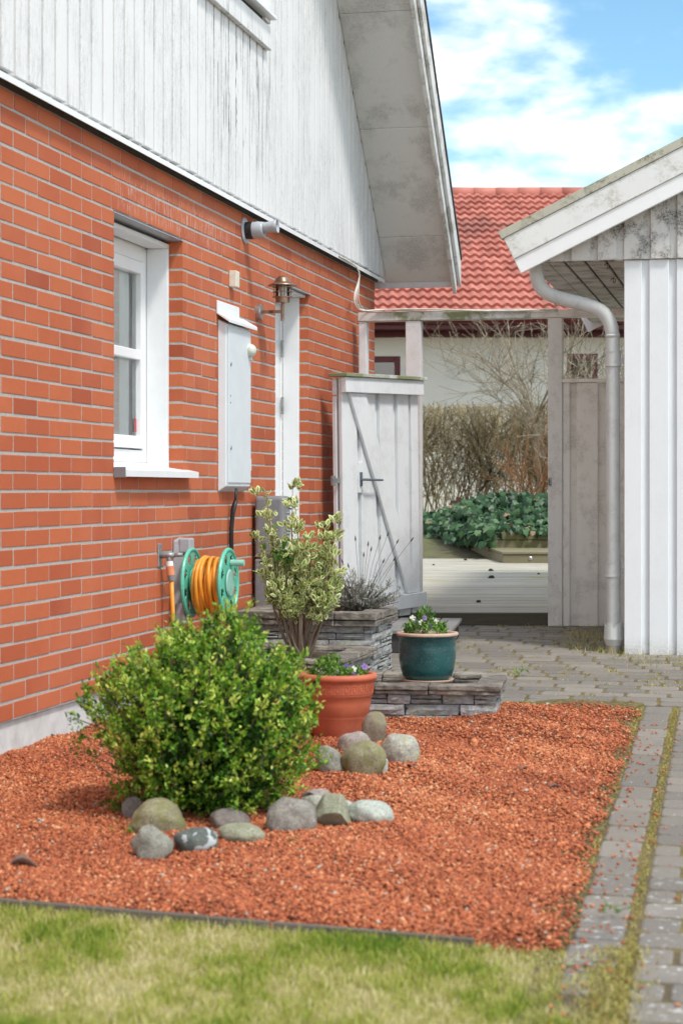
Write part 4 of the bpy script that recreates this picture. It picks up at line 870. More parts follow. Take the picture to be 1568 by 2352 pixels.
# ------------------------------------------------------------------ bare hedge, bare shrub, neighbour house
ZMAX = [99, 0]
def branch(mb, p, d, length, rad, depth, spread, segs=4, up=.15, tone=.5, kids=3, minr=.0015, wig=.18):
    pts = [p]; rr = [rad]; cur = Vector(p); dd = Vector(d).normalized(); sl_ = length / segs
    for i in range(segs):
        if cur.z > ZMAX[0] - random.random() * ZMAX[1]: break
        dd = (dd + Vector((random.gauss(0, wig), random.gauss(0, wig), random.gauss(0, wig) + up * .3))).normalized(); cur = cur + dd * sl_; pts.append(cur.copy()); rr.append(max(minr, rad * (1 - .55 * (i + 1) / segs)))
    if len(pts) < 2: return
    segs = len(pts) - 1; mb.tube(pts, rr, 3 if rad < .012 else 6, cap=False, tone=min(1, max(0, tone + random.gauss(0, .2))))
    if depth > 0:
        for _ in range(kids):
            i = random.randint(1, segs); b = pts[i]; nd = (dd + Vector((random.gauss(0, spread), random.gauss(0, spread), random.gauss(.1, spread * .6)))).normalized()
            branch(mb, b, nd, length * random.uniform(.5, .8), max(minr, rr[i] * .7), depth - 1, spread, max(2, segs - 1), up, tone, kids, minr, wig)
def build_hedge():
    Yh = 25.2; t = thing('bare_hedge', 'clipped leafless hedge of dense brown twigs in front of the cream house', 'hedge', (2.2, Yh, gz(Yh) - .03)); mb = MB(); top = at(1000, 932, Yh).z - t.location.z; ZMAX[0] = top - .06; ZMAX[1] = .12
    for i in range(250):
        x = random.uniform(-1.9, 2.4); y = random.uniform(-.35, .35); p = Vector((x, y, 0)); L_ = top * random.uniform(.5, .8)
        branch(mb, p, Vector((random.gauss(0, .25), random.gauss(0, .2), 1)), L_, random.uniform(.006, .011), 2, .55, 5, .25, random.uniform(.2, .7), 4, .0028)
    for a in mb.v: a[:, 1] = np.clip(a[:, 1], -.5, .5)
    ZMAX[0] = 99; ZMAX[1] = 0
    # dense clipped top
    for i in range(4200):
        x = random.uniform(-1.9, 2.4); p = Vector((x, random.uniform(-.42, .42), top * random.uniform(.55, .97))); e = p + Vector((random.gauss(0, .10), random.gauss(0, .06), random.uniform(.05, .18))); e.z = min(e.z, top + random.gauss(0, .02)); mb.tube([p, p.lerp(e, .5) + Vector((random.gauss(0, .015), 0, 0)), e], .0035, 3, cap=False, tone=random.uniform(.3, 1))
    mb.build('twigs', M['twig'], t)
    Yt = 24.2; base = at(1236, 1165, Yt); base.z = gz(Yt) + .05; ZMAX[0] = at(0, 712, Yt).z - base.z; ZMAX[1] = .9; t = thing('bare_tree', 'pale leafless branching tree rising over the hedge behind the right post', 'tree', base); mb = MB()
    tk = MB(); tk.tube([(0, 0, -.1), (.02, 0, .35), (-.02, 0, .8), (-.06, 0, 1.15)], [.04, .036, .032, .026], 8, tone=.5); tk.build('trunk', M['bark'], t, smooth=True)
    for (dx, dz, L_, r, z0) in ((-.55, 1.0, 1.5, .03, 1.05), (.25, 1, 1.5, .028, 1.1), (.0, 1, 1.6, .026, 1.0), (-1.1, 1.1, 1.0, .016, 1.1), (.9, .8, 1.4, .024, .9), (.5, .9, 1.6, .024, 1.1), (-.8, 1.3, .9, .018, 1.2), (1.2, .8, 1.0, .018, 1.0), (-.25, 1, 1.7, .024, 1.1), (1.4, .9, 1.5, .02, .9)):
        branch(mb, Vector((-.04, 0, z0)), Vector((dx, random.gauss(0, .35), dz)), L_, r * .62, 4, .6, 6, .12, .6, 4, .0026, .15)
    for i in range(14): branch(mb, Vector((random.uniform(.3, 1.3), random.uniform(-.4, .6), 0)), Vector((random.gauss(0, .3), random.gauss(0, .2), 1)), 1.6, .014, 3, .5, 5, .2, .6, 4, .003)
    ZMAX[0] = 99; ZMAX[1] = 0; mb.build('crown', M['bark'], t)
    Yo = 23.2; base = at(1215, 1150, Yo); base.z = gz(Yo); t = thing('orange_twig_shrub', 'small leafless shrub with orange-brown twigs in front of the hedge', 'shrub', base); mb = MB()
    for i in range(16): branch(mb, Vector((random.gauss(0, .08), random.gauss(0, .08), 0)), Vector((random.gauss(.1, .35), random.gauss(0, .2), 1)), random.uniform(.6, .95), .009, 2, .45, 5, .2, .6, 3, .0025)
    mb.build('branches', M['orbark'], t)
build_hedge()
def build_neighbour():
    YN = 28.6; t = thing('cream_house', 'cream rendered house with a red tiled roof behind the hedge', 'house', (0, YN, gz(YN)))
    zb = t.location.z; eave = at(0, 738, YN - .5).z - zb; xl, xr = -6, 14
    wnds = [(-.6, at(919, 0, YN).x, at(0, 818, YN).z - zb, .95), (at(1300, 0, YN).x, at(1372, 0, YN).x, at(0, 812, YN).z - zb, .62)]
    mb = MB(); xs = [xl]; 
    # wall with two openings
    a0, a1, h1, hh1 = wnds[0]; b0, b1, h2, hh2 = wnds[1]; d0, d1 = 0, .3; zt = eave + .0
    for (x0, x1, z0, z1) in ((xl, a0, 0, zt), (a0, a1, h1, zt), (a0, a1, 0, h1 - hh1), (a1, b0, 0, zt), (b0, b1, h2, zt), (b0, b1, 0, h2 - hh2), (b1, xr, 0, zt)): mb.box(x0, x1, d0, d1, z0 - (0.5 if z0 == 0 else 0), z1)
    mb.build('wall', M['stucco'], t)
    mb = MB(); mb.box(xl, xr, .6, 14, -.5, zt); mb.build('inner_mass', M['dark'], t)
    for (x0, x1, z1, hh) in wnds:
        wn = bpy.data.objects.new('window', None); sc.collection.objects.link(wn); wn.parent = t; wn.location = (x0, .06, z1 - hh); W = x1 - x0; f = .085
        mb = MB(); mb.box(0, f, -.03, .05, 0, hh); mb.box(W - f, W, -.03, .05, 0, hh); mb.box(f, W - f, -.03, .05, hh - f, hh); mb.box(f, W - f, -.03, .05, 0, f); mb.build('frame', M['red'], wn, bevel=.005)
        mb = MB(); mb.box(f, W - f, .02, .026, f, hh - f); mb.build('glass', M['glass'], wn)
        mb = MB(); mb.box(f, W - f, .12, .13, f, hh * .45); mb.build('curtain', M['curtain'], wn)
    mb = MB(); mb.box(xl, xr, -.50, -.03, eave - .10, eave - .085); mb.box(xl, xr, -.53, -.501, eave - .11, eave + .02); mb.box(xl, xr, -.028, -.001, eave - .2, eave - .05); mb.build('eave_boards', M['red'], t)
    g = MB(); pr = [(-.60 + .065 * math.cos(a), eave + .02 + .065 * math.sin(a)) for a in np.linspace(math.pi, 2 * math.pi, 9)]
    V = [(x, y, z) for x in (xl, xr) for y, z in pr]; V2 = [(x, y * 1.0 + (0), z + .006) for x, y, z in V]; g.add(V, [(i, i + 1, 10 + i, 9 + i) for i in range(8)]); g.build('gutter', M['red'], t, smooth=True)
    # roof
    pit = R(22.5); rows = 19; LR = 7.4; ga = LR / rows; wl = .153; spw = 10; nw = int((xr - xl) / wl); X = xl + np.arange(nw * spw + 1) * wl / spw
    prof = .026 * (.5 + .5 * np.cos(2 * np.pi * X / wl)) ** .8 ; prof = prof + .006 * np.cos(2 * np.pi * X / wl); Vs = []; Fs = []; tn = []; nxx = len(X); off = 0; y00, z00 = -.62, eave + .07
    for r in range(rows):
        for (s, h) in ((r * ga, .05), (r * ga + .012, -.01), (r * ga, .05), ((r + 1) * ga + .012, .0)):
            yy = y00 + s * math.cos(pit) - h * math.sin(pit) - prof * math.sin(pit); zz = z00 + s * math.sin(pit) + (h + prof) * math.cos(pit); Vs.append(np.stack([X, yy, zz], 1))
        for k in (0, 2):
            i = np.arange(nxx - 1); a = off + k * nxx; Fs.append(np.stack([a + i, a + i + 1, a + nxx + i + 1, a + nxx + i], 1))
            tile = (i // (spw * 2)); tt = np.array([random.Random(int(q) * 131 + r * 7).random() for q in tile]); tn.append(tt)
        off += 4 * nxx
    fast_mesh('roof', np.concatenate(Vs), np.concatenate(Fs), M['tiles'], np.concatenate(tn), t, smooth=False)
    yr, zr = y00 + LR * math.cos(pit), z00 + LR * math.sin(pit); mb = MB(); x = xl
    while x < xr:
        mb.tube([(x, yr, zr - .0), (x + .42, yr, zr + .012)], [.13, .115], 12, tone=random.random()); x += .40
    mb.build('ridge_tiles', M['tiles'], t, smooth=True)
    mb = MB(); mb.add([(xl, yr, zr), (xr, yr, zr), (xr, yr + 7.5, eave), (xl, yr + 7.5, eave)], [(0, 1, 2, 3)]); mb.build('back_roof', M['tiles'], t)
    p = at(1185, 490, YN + 5.4); mb = MB(); q = p - t.location; mb.tube([(q.x, q.y, q.z), (q.x + .75, q.y, q.z)], .05, 10); mb.build('vent_tile', M['tiles'], t, smooth=True)
build_neighbour()

# ================================================================== GARAGE
UG = 4.65; NG = 2.072
def build_garage():
    zw0 = zfor(1508, NG, UG); p0 = L2W(NG, UG, zw0); t = thing('white_garage', 'white boarded garage with a weathered low gable roof on the right', 'garage', p0, -TH)
    zs = zfor(597, NG, UG) - zw0; z0 = 0
    def Z(z): return z - zw0
    # front wall: boards .115 + gap .043
    mb = MB(); rb = MB(); x = 0
    while x < 5.0:
        w_ = .105 if x == 0 else .118; mb.box(x, x + w_, -.0, .022, .0 + RNG.uniform(0, .004), zs - .001); rb.box(x + w_ - .008, x + w_ + .052, .0225, .04, .004, zs); x += w_ + .044
    mb.build('front_boards', M['gar'], t, bevel=.004); rb.build('front_recessed_boards', M['gar'], t, bevel=.002)
    mb = MB(); mb.box(0.0, .022, .0405, 4.15, .0, zs); mb.box(.05, 5, .041, .1, -.1, zs); mb.box(.03, 5.0, 4.1, 4.15, 0, zs); mb.box(4.97, 5, .1, 4.1, 0, zs); mb.box(.04, 5, .1, 4.1, -.1, -.02); mb.build('side_walls', M['gar'], t)
    # gable, slope .483
    sg = .483; ub = 4.5 - UG
    nb = nfor(1195, 4.5) - NG; zb = Z(zfor(628, nb + NG, 4.5)); fz = lambda x: zb + (x - nb) * sg; xr = 2.5
    def prof(mb, lo, hi, u0, u1, x0lo, x0hi):        # board following the slope; lo/hi vertical offsets
        for sgn in (1, -1):
            if sgn == 1: pts = [(x0lo, fz(x0lo) + lo), (xr, fz(xr) + lo), (xr, fz(xr) + hi), (x0hi, fz(x0hi) + hi)]
            else: pts = [(2 * xr - x0lo, fz(x0lo) + lo), (2 * xr - x0hi, fz(x0hi) + hi), (xr, fz(xr) + hi), (xr, fz(xr) + lo)]
            mb.prism([(a, 0, b) for a, b in pts], (0, u0, 0), (0, u1, 0))
    cs = math.cos(math.atan(sg)); sn = math.sin(math.atan(sg))
    def end(off): return nb - off * sn * cs * 1.0
    l1, l2, l3, l4 = 0, .105, .262, .318
    mb = MB(); prof(mb, l1, l2, ub, ub + .03, end(l1), end(l2)); mb.build('lower_barge_board', M['gbarge2'], t, bevel=.003)
    mb = MB(); prof(mb, l2 + .001, l3, ub - .012, ub + .03, end(l2), end(l3)); mb.build('upper_barge_board', M['gbarge'], t, bevel=.003)
    mb = MB(); prof(mb, l3 + .001, l4, ub - .022, ub + .05, end(l3) - .012, end(l4) - .012); mb.build('verge_flashing', M['flash'], t, bevel=.002)
    # gable boards
    mb = MB(); rb = MB(); x = .0 - .158 * 3
    while x < 5.4:
        a, b = x, x + .114; c = b + .044
        def top(q): return fz(q if q < xr else 2 * xr - q) + .05
        if min(top(a), top(b)) > zs + .005:
            mb.prism([(a, 0, zs), (b, 0, zs), (b, 0, top(b)), (a, 0, top(a))], (0, -.024, 0), (0, -.003, 0))
        x = c
    xa_ = xr - (fz(xr) + .05 - zs - .004) / sg + 0; rb.prism([(max(xa_, nb + .02), 0, zs + .002), (2 * xr - max(xa_, nb + .02), 0, zs + .002), (2 * xr - max(xa_, nb + .02), 0, zs + .01), (xr, 0, fz(xr) + .05), (max(xa_, nb + .02), 0, zs + .01)], (0, -.002, 0), (0, .015, 0))
    mb.build('gable_boards', M['gab'], t, bevel=.003); rb.build('gable_recessed_boards', M['gab'], t, bevel=.002)
    # eave soffit boards along the side and roof
    mb = MB(); xs = [-.475, -.40, -.29, -.18, -.07]; 
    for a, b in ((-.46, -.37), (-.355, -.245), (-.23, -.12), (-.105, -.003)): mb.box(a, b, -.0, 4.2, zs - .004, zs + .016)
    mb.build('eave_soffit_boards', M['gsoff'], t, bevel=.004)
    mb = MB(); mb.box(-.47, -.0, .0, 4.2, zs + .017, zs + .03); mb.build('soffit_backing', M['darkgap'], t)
    for (x, y) in ((1393, 606), (1407, 640), (1448, 0)):
        if y == 0: continue
        k = (H - zs - zw0) ; Yd = (zs + zw0 - .012 - H) * F / (HY - y); n_, u_ = W2L((x - CX) / F * Yd, Yd); mb = MB()
        mb.tube([(n_ - NG, u_ - UG, zs)] + [(n_ - NG + .015 * math.sin(a), u_ - UG, zs - .025 - .015 * math.cos(a)) for a in np.linspace(0, 4.6, 10)], .0028, 6); mb.build('hook', M['rust'], t)
    # roof covering with corrugated tiles (waves along u)
    nu = 300; V = []; U_ = np.linspace(ub + .05, 4.35, nu); wv = .016 * np.cos(U_ * 2 * math.pi / .2)
    x0 = end(l4) + .13
    for q, hz in ((x0 + .01, -.03), (x0 + .01, 0), (x0 + .35, .02), (x0 + .351, 0), (xr, 0)):
        for u, wz in zip(U_, wv): V.append((q, u, fz(q) + l3 - .035 + wz + hz))
    Fc = [(j * nu + i, j * nu + i + 1, (j + 1) * nu + i + 1, (j + 1) * nu + i) for j in range(4) for i in range(nu - 1)]
    mb = MB(); mb.add(V, Fc); mb.add([(2 * xr - a, b, c) for a, b, c in V], Fc); mb.build('roof_tiles', simple('mossy_grey_tiles', (.13, .13, .10), .9, .3, 12, .4, dirt=((.20, .22, .07), .9), dscale=10), t)
    mb = MB(); nbk = x0 + .03
    mb.prism([(nbk, 0, fz(nbk) + .12), (xr, 0, fz(xr) + .12), (xr, 0, fz(xr) + .2), (nbk, 0, fz(nbk) + .2)], (0, .0, 0), (0, 4.3, 0)); mb.prism([(2 * xr - nbk, 0, fz(nbk) + .12), (xr, 0, fz(xr) + .12), (xr, 0, fz(xr) + .2), (2 * xr - nbk, 0, fz(nbk) + .2)], (0, .0, 0), (0, 4.3, 0)); mb.build('roof_deck', M['gsoff'], t)
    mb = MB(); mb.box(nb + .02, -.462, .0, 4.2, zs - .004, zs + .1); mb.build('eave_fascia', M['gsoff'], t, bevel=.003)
    mb = MB(); prof(mb, 0, .26, 4.21, 4.24, nb, end(.26)); mb.prism([(-.46, 0, zs), (0, 0, zs), (0, 0, fz(0) + .1), (-.46, 0, fz(-.46) + .1)], (0, 4.15, 0), (0, 4.2, 0)); mb.build('rear_barge_board', M['gbarge2'], t)
    # gutter along the eave
    mb = MB(); gx, gzz = nb - .0, zb + .07; K = 12
    # downpipe
    dp = bpy.data.objects.new('downpipe', None); sc.collection.objects.link(dp); dp.parent = t
    up = .10; rp = .043
    def lp(x, y): n = nfor(x, UG + up); return Vector((n - NG, up, Z(zfor(y, n, UG + up))))
    P = [lp(1229, 560), lp(1229, 625), lp(1233, 648), lp(1243, 665), lp(1262, 679), lp(1290, 687), lp(1352, 701), lp(1378, 710), lp(1395, 727), lp(1404, 750), lp(1406, 775)]
    Q = [P[0]]
    for a, b in zip(P[:-1], P[1:]): Q += [a.lerp(b, .5), b]
    for _ in range(3): Q = [Q[0]] + [(Q[i - 1] + Q[i] * 2 + Q[i + 1]) / 4 for i in range(1, len(Q) - 1)] + [Q[-1]]
    mb = MB(); mb.tube(Q, rp, 24); mb.build('bend', M['pipe'], dp, smooth=True)
    a = lp(1406, 772); b = lp(1408, 1462)
    mb = MB(); mb.tube([a, b], rp - .001, 24, cap=False); mb.tube([lp(1406, 768), lp(1406, 775)], rp + .002, 24); mb.tube([lp(1276, 683.5), lp(1278, 684)], rp + .0015, 24); mb.build('straight_pipe', M['pipe'], dp, smooth=True)
    for y0, y1 in ((806, 842), (1290, 1325)):
        mb = MB(); mb.tube([lp(1407, y0), lp(1407, y1)], rp + .003, 24); mb.tube([lp(1407, y0), lp(1407, y0 + 3)], rp + .006, 24); mb.tube([lp(1407, y1 - 3), lp(1407, y1)], rp + .006, 24); c = lp(1407, (y0 + y1) / 2 + 4); mb.box(c.x, .0, up - .01, up + .01, c.z - .018, c.z + .018); mb.build('clamp', M['pipe'], dp)
    c = lp(1409, 1456); mb = MB(); K = 28; V = []; zt_ = [c.z + .06 + (.016 * math.sin(k * 1.1) + .008 * math.sin(k * 2.3)) for k in range(K)]
    for rr, zf_ in ((rp + .002, c.z - .075), (rp + .02, c.z - .03), (rp + .013, None), (rp + .007, None), (rp + .013, c.z - .03)):
        for k in range(K):
            aa = 2 * math.pi * k / K; V.append((c.x + rr * math.cos(aa), up + rr * math.sin(aa), zf_ if zf_ is not None else zt_[k] - (.0 if rr > rp + .01 else .002)))
    mb.add(V, [(j * K + i, j * K + (i + 1) % K, (j + 1) * K + (i + 1) % K, (j + 1) * K + i) for j in range(4) for i in range(K)]); mb.build('broken_collar', M['pipe'], dp)
    g = L2W(NG, UG, 0); dr = thing('drain_socket', 'short pinkish clay drain socket in the paving beneath the broken downpipe', 'drain', (0, 0, 0), -TH); cc = L2W(NG + c.x, UG + up, gz(11.6) - .02); dr.location = cc
    mb = MB(); h = c.z + zw0 - .07 - cc.z; mb.lathe([(.0, h - .01), (.038, h - .008), (.040, h), (.047, h + .0), (.048, h - .01), (.047, 0)], 24); mb.build('clay_pipe', M['clay'], dr, smooth=False)
build_garage()

# ================================================================== PLANTERS, STEP, POTS
def build_planter(name, label, corner, rz, L_, D, h, courses, capo=.03, soil=.06, tilt=0):
    # local x: along the front (0..L), local y: depth (0..D); front right corner at (L,0)
    t = thing(name, label, 'planter', corner, rz); mb = MB(); hc = h * .20 if courses > 3 else h * .24; hs = h - hc; T = .10
    def face(o, d, n_, length, seed, back=False):
        rd = random.Random(seed); z = 0; hh = []
        for c in range(courses): hh.append(rd.uniform(.7, 1.3))
        s = sum(hh); hh = [q * hs / s for q in hh]
        for q in hh:
            x = -rd.uniform(0, .1)
            while x < length:
                w_ = rd.uniform(.10, .30) * (1 if not back else 1); a, b = max(0, x), min(length, x + w_)
                if b - a > .02:
                    split = rd.random() < .35 and q > .035; zz = [(z, z + q)] if not split else [(z, z + q * .48), (z + q * .52, z + q)]
                    for z0, z1 in zz:
                        pr = rd.uniform(-.004, .012); V = []; nx, nz = 5, 3
                        for k in range(2):
                            for j in range(nz):
                                for i in range(nx):
                                    px = a + .003 + (b - a - .006) * i / (nx - 1); pz = z0 + .0025 + (z1 - z0 - .005) * j / (nz - 1); e = (i in (0, nx - 1)) or (j in (0, nz - 1))
                                    off = (pr + rd.uniform(-.004, .004) - (.007 if e else 0)) if k == 0 else -.04
                                    jx = rd.uniform(-.003, .003) if e else 0; p = o + d * (px + jx) + n_ * off; V.append((p.x, p.y, pz + (rd.uniform(-.0015, .0015))))
                        f = [(j * nx + i, j * nx + i + 1, (j + 1) * nx + i + 1, (j + 1) * nx + i) for j in range(nz - 1) for i in range(nx - 1)]
                        m = nx * nz; f += [(i, m + i, m + i + 1, i + 1) for i in range(nx - 1)] + [((nz - 1) * nx + i, (nz - 1) * nx + i + 1, m + (nz - 1) * nx + i + 1, m + (nz - 1) * nx + i) for i in range(nx - 1)]
                        f += [(j * nx, (j + 1) * nx, m + (j + 1) * nx, m + j * nx) for j in range(nz - 1)] + [(j * nx + nx - 1, m + j * nx + nx - 1, m + (j + 1) * nx + nx - 1, (j + 1) * nx + nx - 1) for j in range(nz - 1)]
                        mb.add(V, f)
                x += w_
            z += q
    X, Yv = Vector((1, 0, 0)), Vector((0, 1, 0)); sd_ = int(L_ * 1000) + int(h * 977)
    face(Vector((0, 0, 0)), X, -Yv, L_, sd_); face(Vector((L_, 0, 0)), Yv, X, D, sd_ + 1); face(Vector((L_, D, 0)), -X, Yv, L_, sd_ + 2); face(Vector((0, D, 0)), -Yv, -X, D, sd_ + 3)
    mb.build('stone_courses', M['ledge'], t, smooth=False)
    co = MB(); co.box(.012, L_ - .012, .012, .05, .002, hs - .003); co.box(.012, L_ - .012, D - .05, D - .012, .002, hs - .003); co.box(.012, .05, .05, D - .05, .002, hs - .003); co.box(L_ - .05, L_ - .012, .05, D - .05, .002, hs - .003); co.build('core', M['darkgap'], t)
    cb = MB(); rd = random.Random(sd_ + 9)
    def run(x0, x1, fixed0, fixed1, horiz):
        x = x0
        while x < x1 - .01:
            w_ = rd.uniform(.22, .4); b = x1 if x1 - x - w_ < .1 else x + w_; 
            for (lo, hi, ex) in ((hs, hs + hc * .42, -.008), (hs + hc * .46, h, 0)):
                j = lambda: rd.uniform(-.005, .005); nn = 6; V = []
                for i in range(nn):
                    q = x + .002 + (b - x - .004) * i / (nn - 1)
                    for (f0, z_) in ((fixed0 - (ex if fixed0 < fixed1 else 0), lo), (fixed1 + ex, lo), (fixed1 + ex, hi), (fixed0 - ex, hi)):
                        V.append(((q, f0 + j(), z_ + j() * .5) if horiz else (f0 + j(), q, z_ + j() * .5)))
                F_ = [(i * 4 + k, i * 4 + (k + 1) % 4, (i + 1) * 4 + (k + 1) % 4, (i + 1) * 4 + k) for i in range(nn - 1) for k in range(4)] + [(3, 2, 1, 0), tuple((nn - 1) * 4 + k for k in range(4))]
                cb.add(V, F_)
            x = b
    c = capo
    run(-c, L_ + c, -c, T, True); run(T, D - T, L_ + c, L_ - T + .01, False); run(-c, L_ + c, D + c, D - T, True); run(T, D - T, -c, T - .01, False)
    cb.build('cap_stones', M['cap'], t, bevel=.005, seg=2)
    so = MB(); n = 12; V = [(T - .02 + (L_ - 2 * T + .04) * i / (n - 1), T - .02 + (D - 2 * T + .04) * j / (n - 1), h - soil + RNG.uniform(-.008, .008)) for j in range(n) for i in range(n)]; so.add(V, [(j * n + i, j * n + i + 1, (j + 1) * n + i + 1, (j + 1) * n + i) for j in range(n - 1) for i in range(n - 1)]); so.build('soil', M['soil'], t, smooth=True)
    return t
PTA = L2W(.10, 3.13); PTA.z = gz(PTA.y) - .02; hA = (H - (1405 - HY) / F * 10.45) - PTA.z
build_planter('stone_planter', 'tallest grey ledge-stone planter, holding the lavender in front of the gate', PTA, -TH, .735, .56, hA, 7, soil=.03)
PTB = L2W(.10, 2.22); PTB.z = gz(PTB.y) - .02; hB = H - .84 - PTB.z
build_planter('stone_planter', 'middle-height grey ledge-stone planter, holding the variegated shrub', PTB, -TH, .74, .88, hB, 4, soil=.03)
cfr = gpt(1137, 1657); cfl = gpt(850, 1659)
PTC = Vector((cfr.x - .78, cfr.y + .10, gz(8.75) - .02)); rzC = math.atan2(cfr.y - PTC.y, cfr.x - PTC.x); LC = math.hypot(cfr.x - PTC.x, cfr.y - PTC.y)
hC = .215 - PTC.z
tC = build_planter('stone_planter', 'lowest grey ledge-stone planter, carrying the dark teal pot', PTC, rzC, LC, .62, hC, 3, soil=.045)
def build_step():
    a = gpt(1032, 1470); t = thing('wooden_step', 'low dark grey slatted wooden step between the stone planter and the gate', 'step', (.66, 11.6, gz(11.6)), -R(7))
    h = (H - .85) - gz(11.6); mb = MB()
    for k in range(7): mb.box(-.14 * (k + 1) + .010, -.14 * k, .0, 1.15, h - .024, h)
    mb.build('slats', M['bench'], t, bevel=.003)
    mb = MB(); mb.box(-.95, -.02, .02, .045, .0, h - .026); mb.box(-.045, -.02, .046, 1.1, 0.0, h - .026); mb.box(-.95, -.02, 1.101, 1.12, 0, h - .026); mb.build('frame', simple('dark_step_side', (.045, .042, .042), .8), t, bevel=.003)
build_step()
def leaf_cloud(centers, dirs, per, size, spread, tones, base, tris, mat, name, parent, up=.5, droop=0, jt=.12):
    C = np.repeat(np.array(centers), per, 0); Dv = np.repeat(np.array(dirs), per, 0); N = len(C); tn = np.repeat(np.array(tones), per)
    q = RNG.uniform(-.2, 1, N)[:, None]; pos = C + Dv * q * spread + RNG.normal(0, spread * .18, (N, 3))
    dl = Dv * .6 + RNG.normal(0, .75, (N, 3)); dl[:, 2] += up - droop; nr = RNG.normal(0, .5, (N, 3)); nr[:, 2] += .9
    s = RNG.uniform(size[0], size[1], N); V = place(base, pos, dl, nr, s); k = len(base); Fc = (np.arange(N)[:, None, None] * k + np.array(tris)[None]).reshape(-1, len(tris[0]))
    t_ = np.clip(tn + RNG.normal(0, jt, N) + q[:, 0] * .12, 0, 1)
    return fast_mesh(name, V.reshape(-1, 3), Fc, mat, np.repeat(t_, len(tris)), parent)
LEAF = np.array([(0, 0, 0), (.24, .3, .05), (.22, .7, .05), (0, 1, 0), (-.22, .7, .05), (-.24, .3, .05)]); LT = [(0, 1, 2, 3), (0, 3, 4, 5)]
def build_pot_teal():
    c = Vector(((981 - CX) / F * 8.98, 8.98, H - .884)); t = thing('teal_pot', 'dark teal glazed plant pot with pale unglazed rim on the low planter', 'pot', c)
    hh = .215; R1 = .142
    mb = MB(); mb.lathe([(0, 0), (.100, 0), (.112, .01), (.126, .05), (.133, .10), (.134, .15), (.131, .185), (.138, .198), (.143, .205), (.143, .208)], 56); mb.build('body', M['teal'], t, smooth=True)
    mb = MB(); mb.lathe([(.1435, .206), (.146, .212), (.143, .219), (.132, .220), (.124, .215), (.120, .20), (.118, .15)], 56); mb.build('rim', M['potrim'], t, smooth=True)
    mb = MB(); mb.lathe([(0, .19), (.119, .19)], 40); mb.build('soil', M['soil'], t)
    s = thing('pot_saucer', 'pale clay saucer under the teal pot', 'saucer', c - Vector((0, 0, .012))); mb = MB(); mb.lathe([(0, 0), (.115, 0), (.125, .014), (.121, .014), (.112, .006), (0, .006)], 40); mb.build('dish', M['potrim'], s, smooth=True)
    return c
def pansies(name, label, c, r, h, flowers, seed, ntuft=150, sx=0):
    t = thing(name, label, 'flowers', c); rd = random.Random(seed); cs = []; ds = []; tn = []
    for _ in range(ntuft):
        a = rd.uniform(0, 6.28); q = r * math.sqrt(rd.random()); b = h * (.35 + .65 * rd.random()) * (1 - .5 * (q / r) ** 2) * (1.25 if abs(q * math.cos(a) + sx) < r * .35 else .8); cs.append((q * math.cos(a), q * math.sin(a), b)); ds.append((rd.gauss(0, .4), rd.gauss(0, .4), 1)); tn.append(rd.uniform(.2, .95))
    leaf_cloud(cs, ds, 9, (.010, .022), .022, tn, LEAF, LT, M['pansy'], 'foliage', t)
    for _ in range(flowers):
        a = rd.uniform(math.pi * .9, math.pi * 2.1); q = r * rd.uniform(.3, .95); p = Vector((q * math.cos(a), q * math.sin(a), h * rd.uniform(.35, .95))); nv = Vector((rd.gauss(0, .35), -1, .5)).normalized(); kind = rd.choice((0, 0, 0, .12, .12, .75, .95)); mb = MB(); s_ = nv.cross(Vector((0, 0, 1))).normalized(); u_ = s_.cross(nv)
        for k in range(5):
            an = 2 * math.pi * k / 5 + .3; d = s_ * math.cos(an) + u_ * math.sin(an); e = s_ * -math.sin(an) + u_ * math.cos(an); z = .012; V = [p + nv * .002, p + d * z * .5 + e * z * .5, p + d * z * 1.15 + e * z * .45 + nv * .003, p + d * z * 1.3 + nv * .002, p + d * z * 1.15 - e * z * .45 + nv * .003, p + d * z * .5 - e * z * .5]; mb.add([tuple(v) for v in V], [(0, 1, 2, 3, 4, 5)], kind)
        mb.add([tuple(p + nv * .005 + s_ * .003 * math.cos(a_) + u_ * .003 * math.sin(a_)) for a_ in np.linspace(0, 6.28, 7)[:-1]], [tuple(range(6))], .5 if kind < .5 else 1)
        mb.build('flower', M['petal'], t)
ct = build_pot_teal()
pansies('pansy_plant', 'green pansies with white and lilac flowers growing in the teal pot', ct + Vector((-.01, 0, .19)), .10, .105, 10, 5, 170)
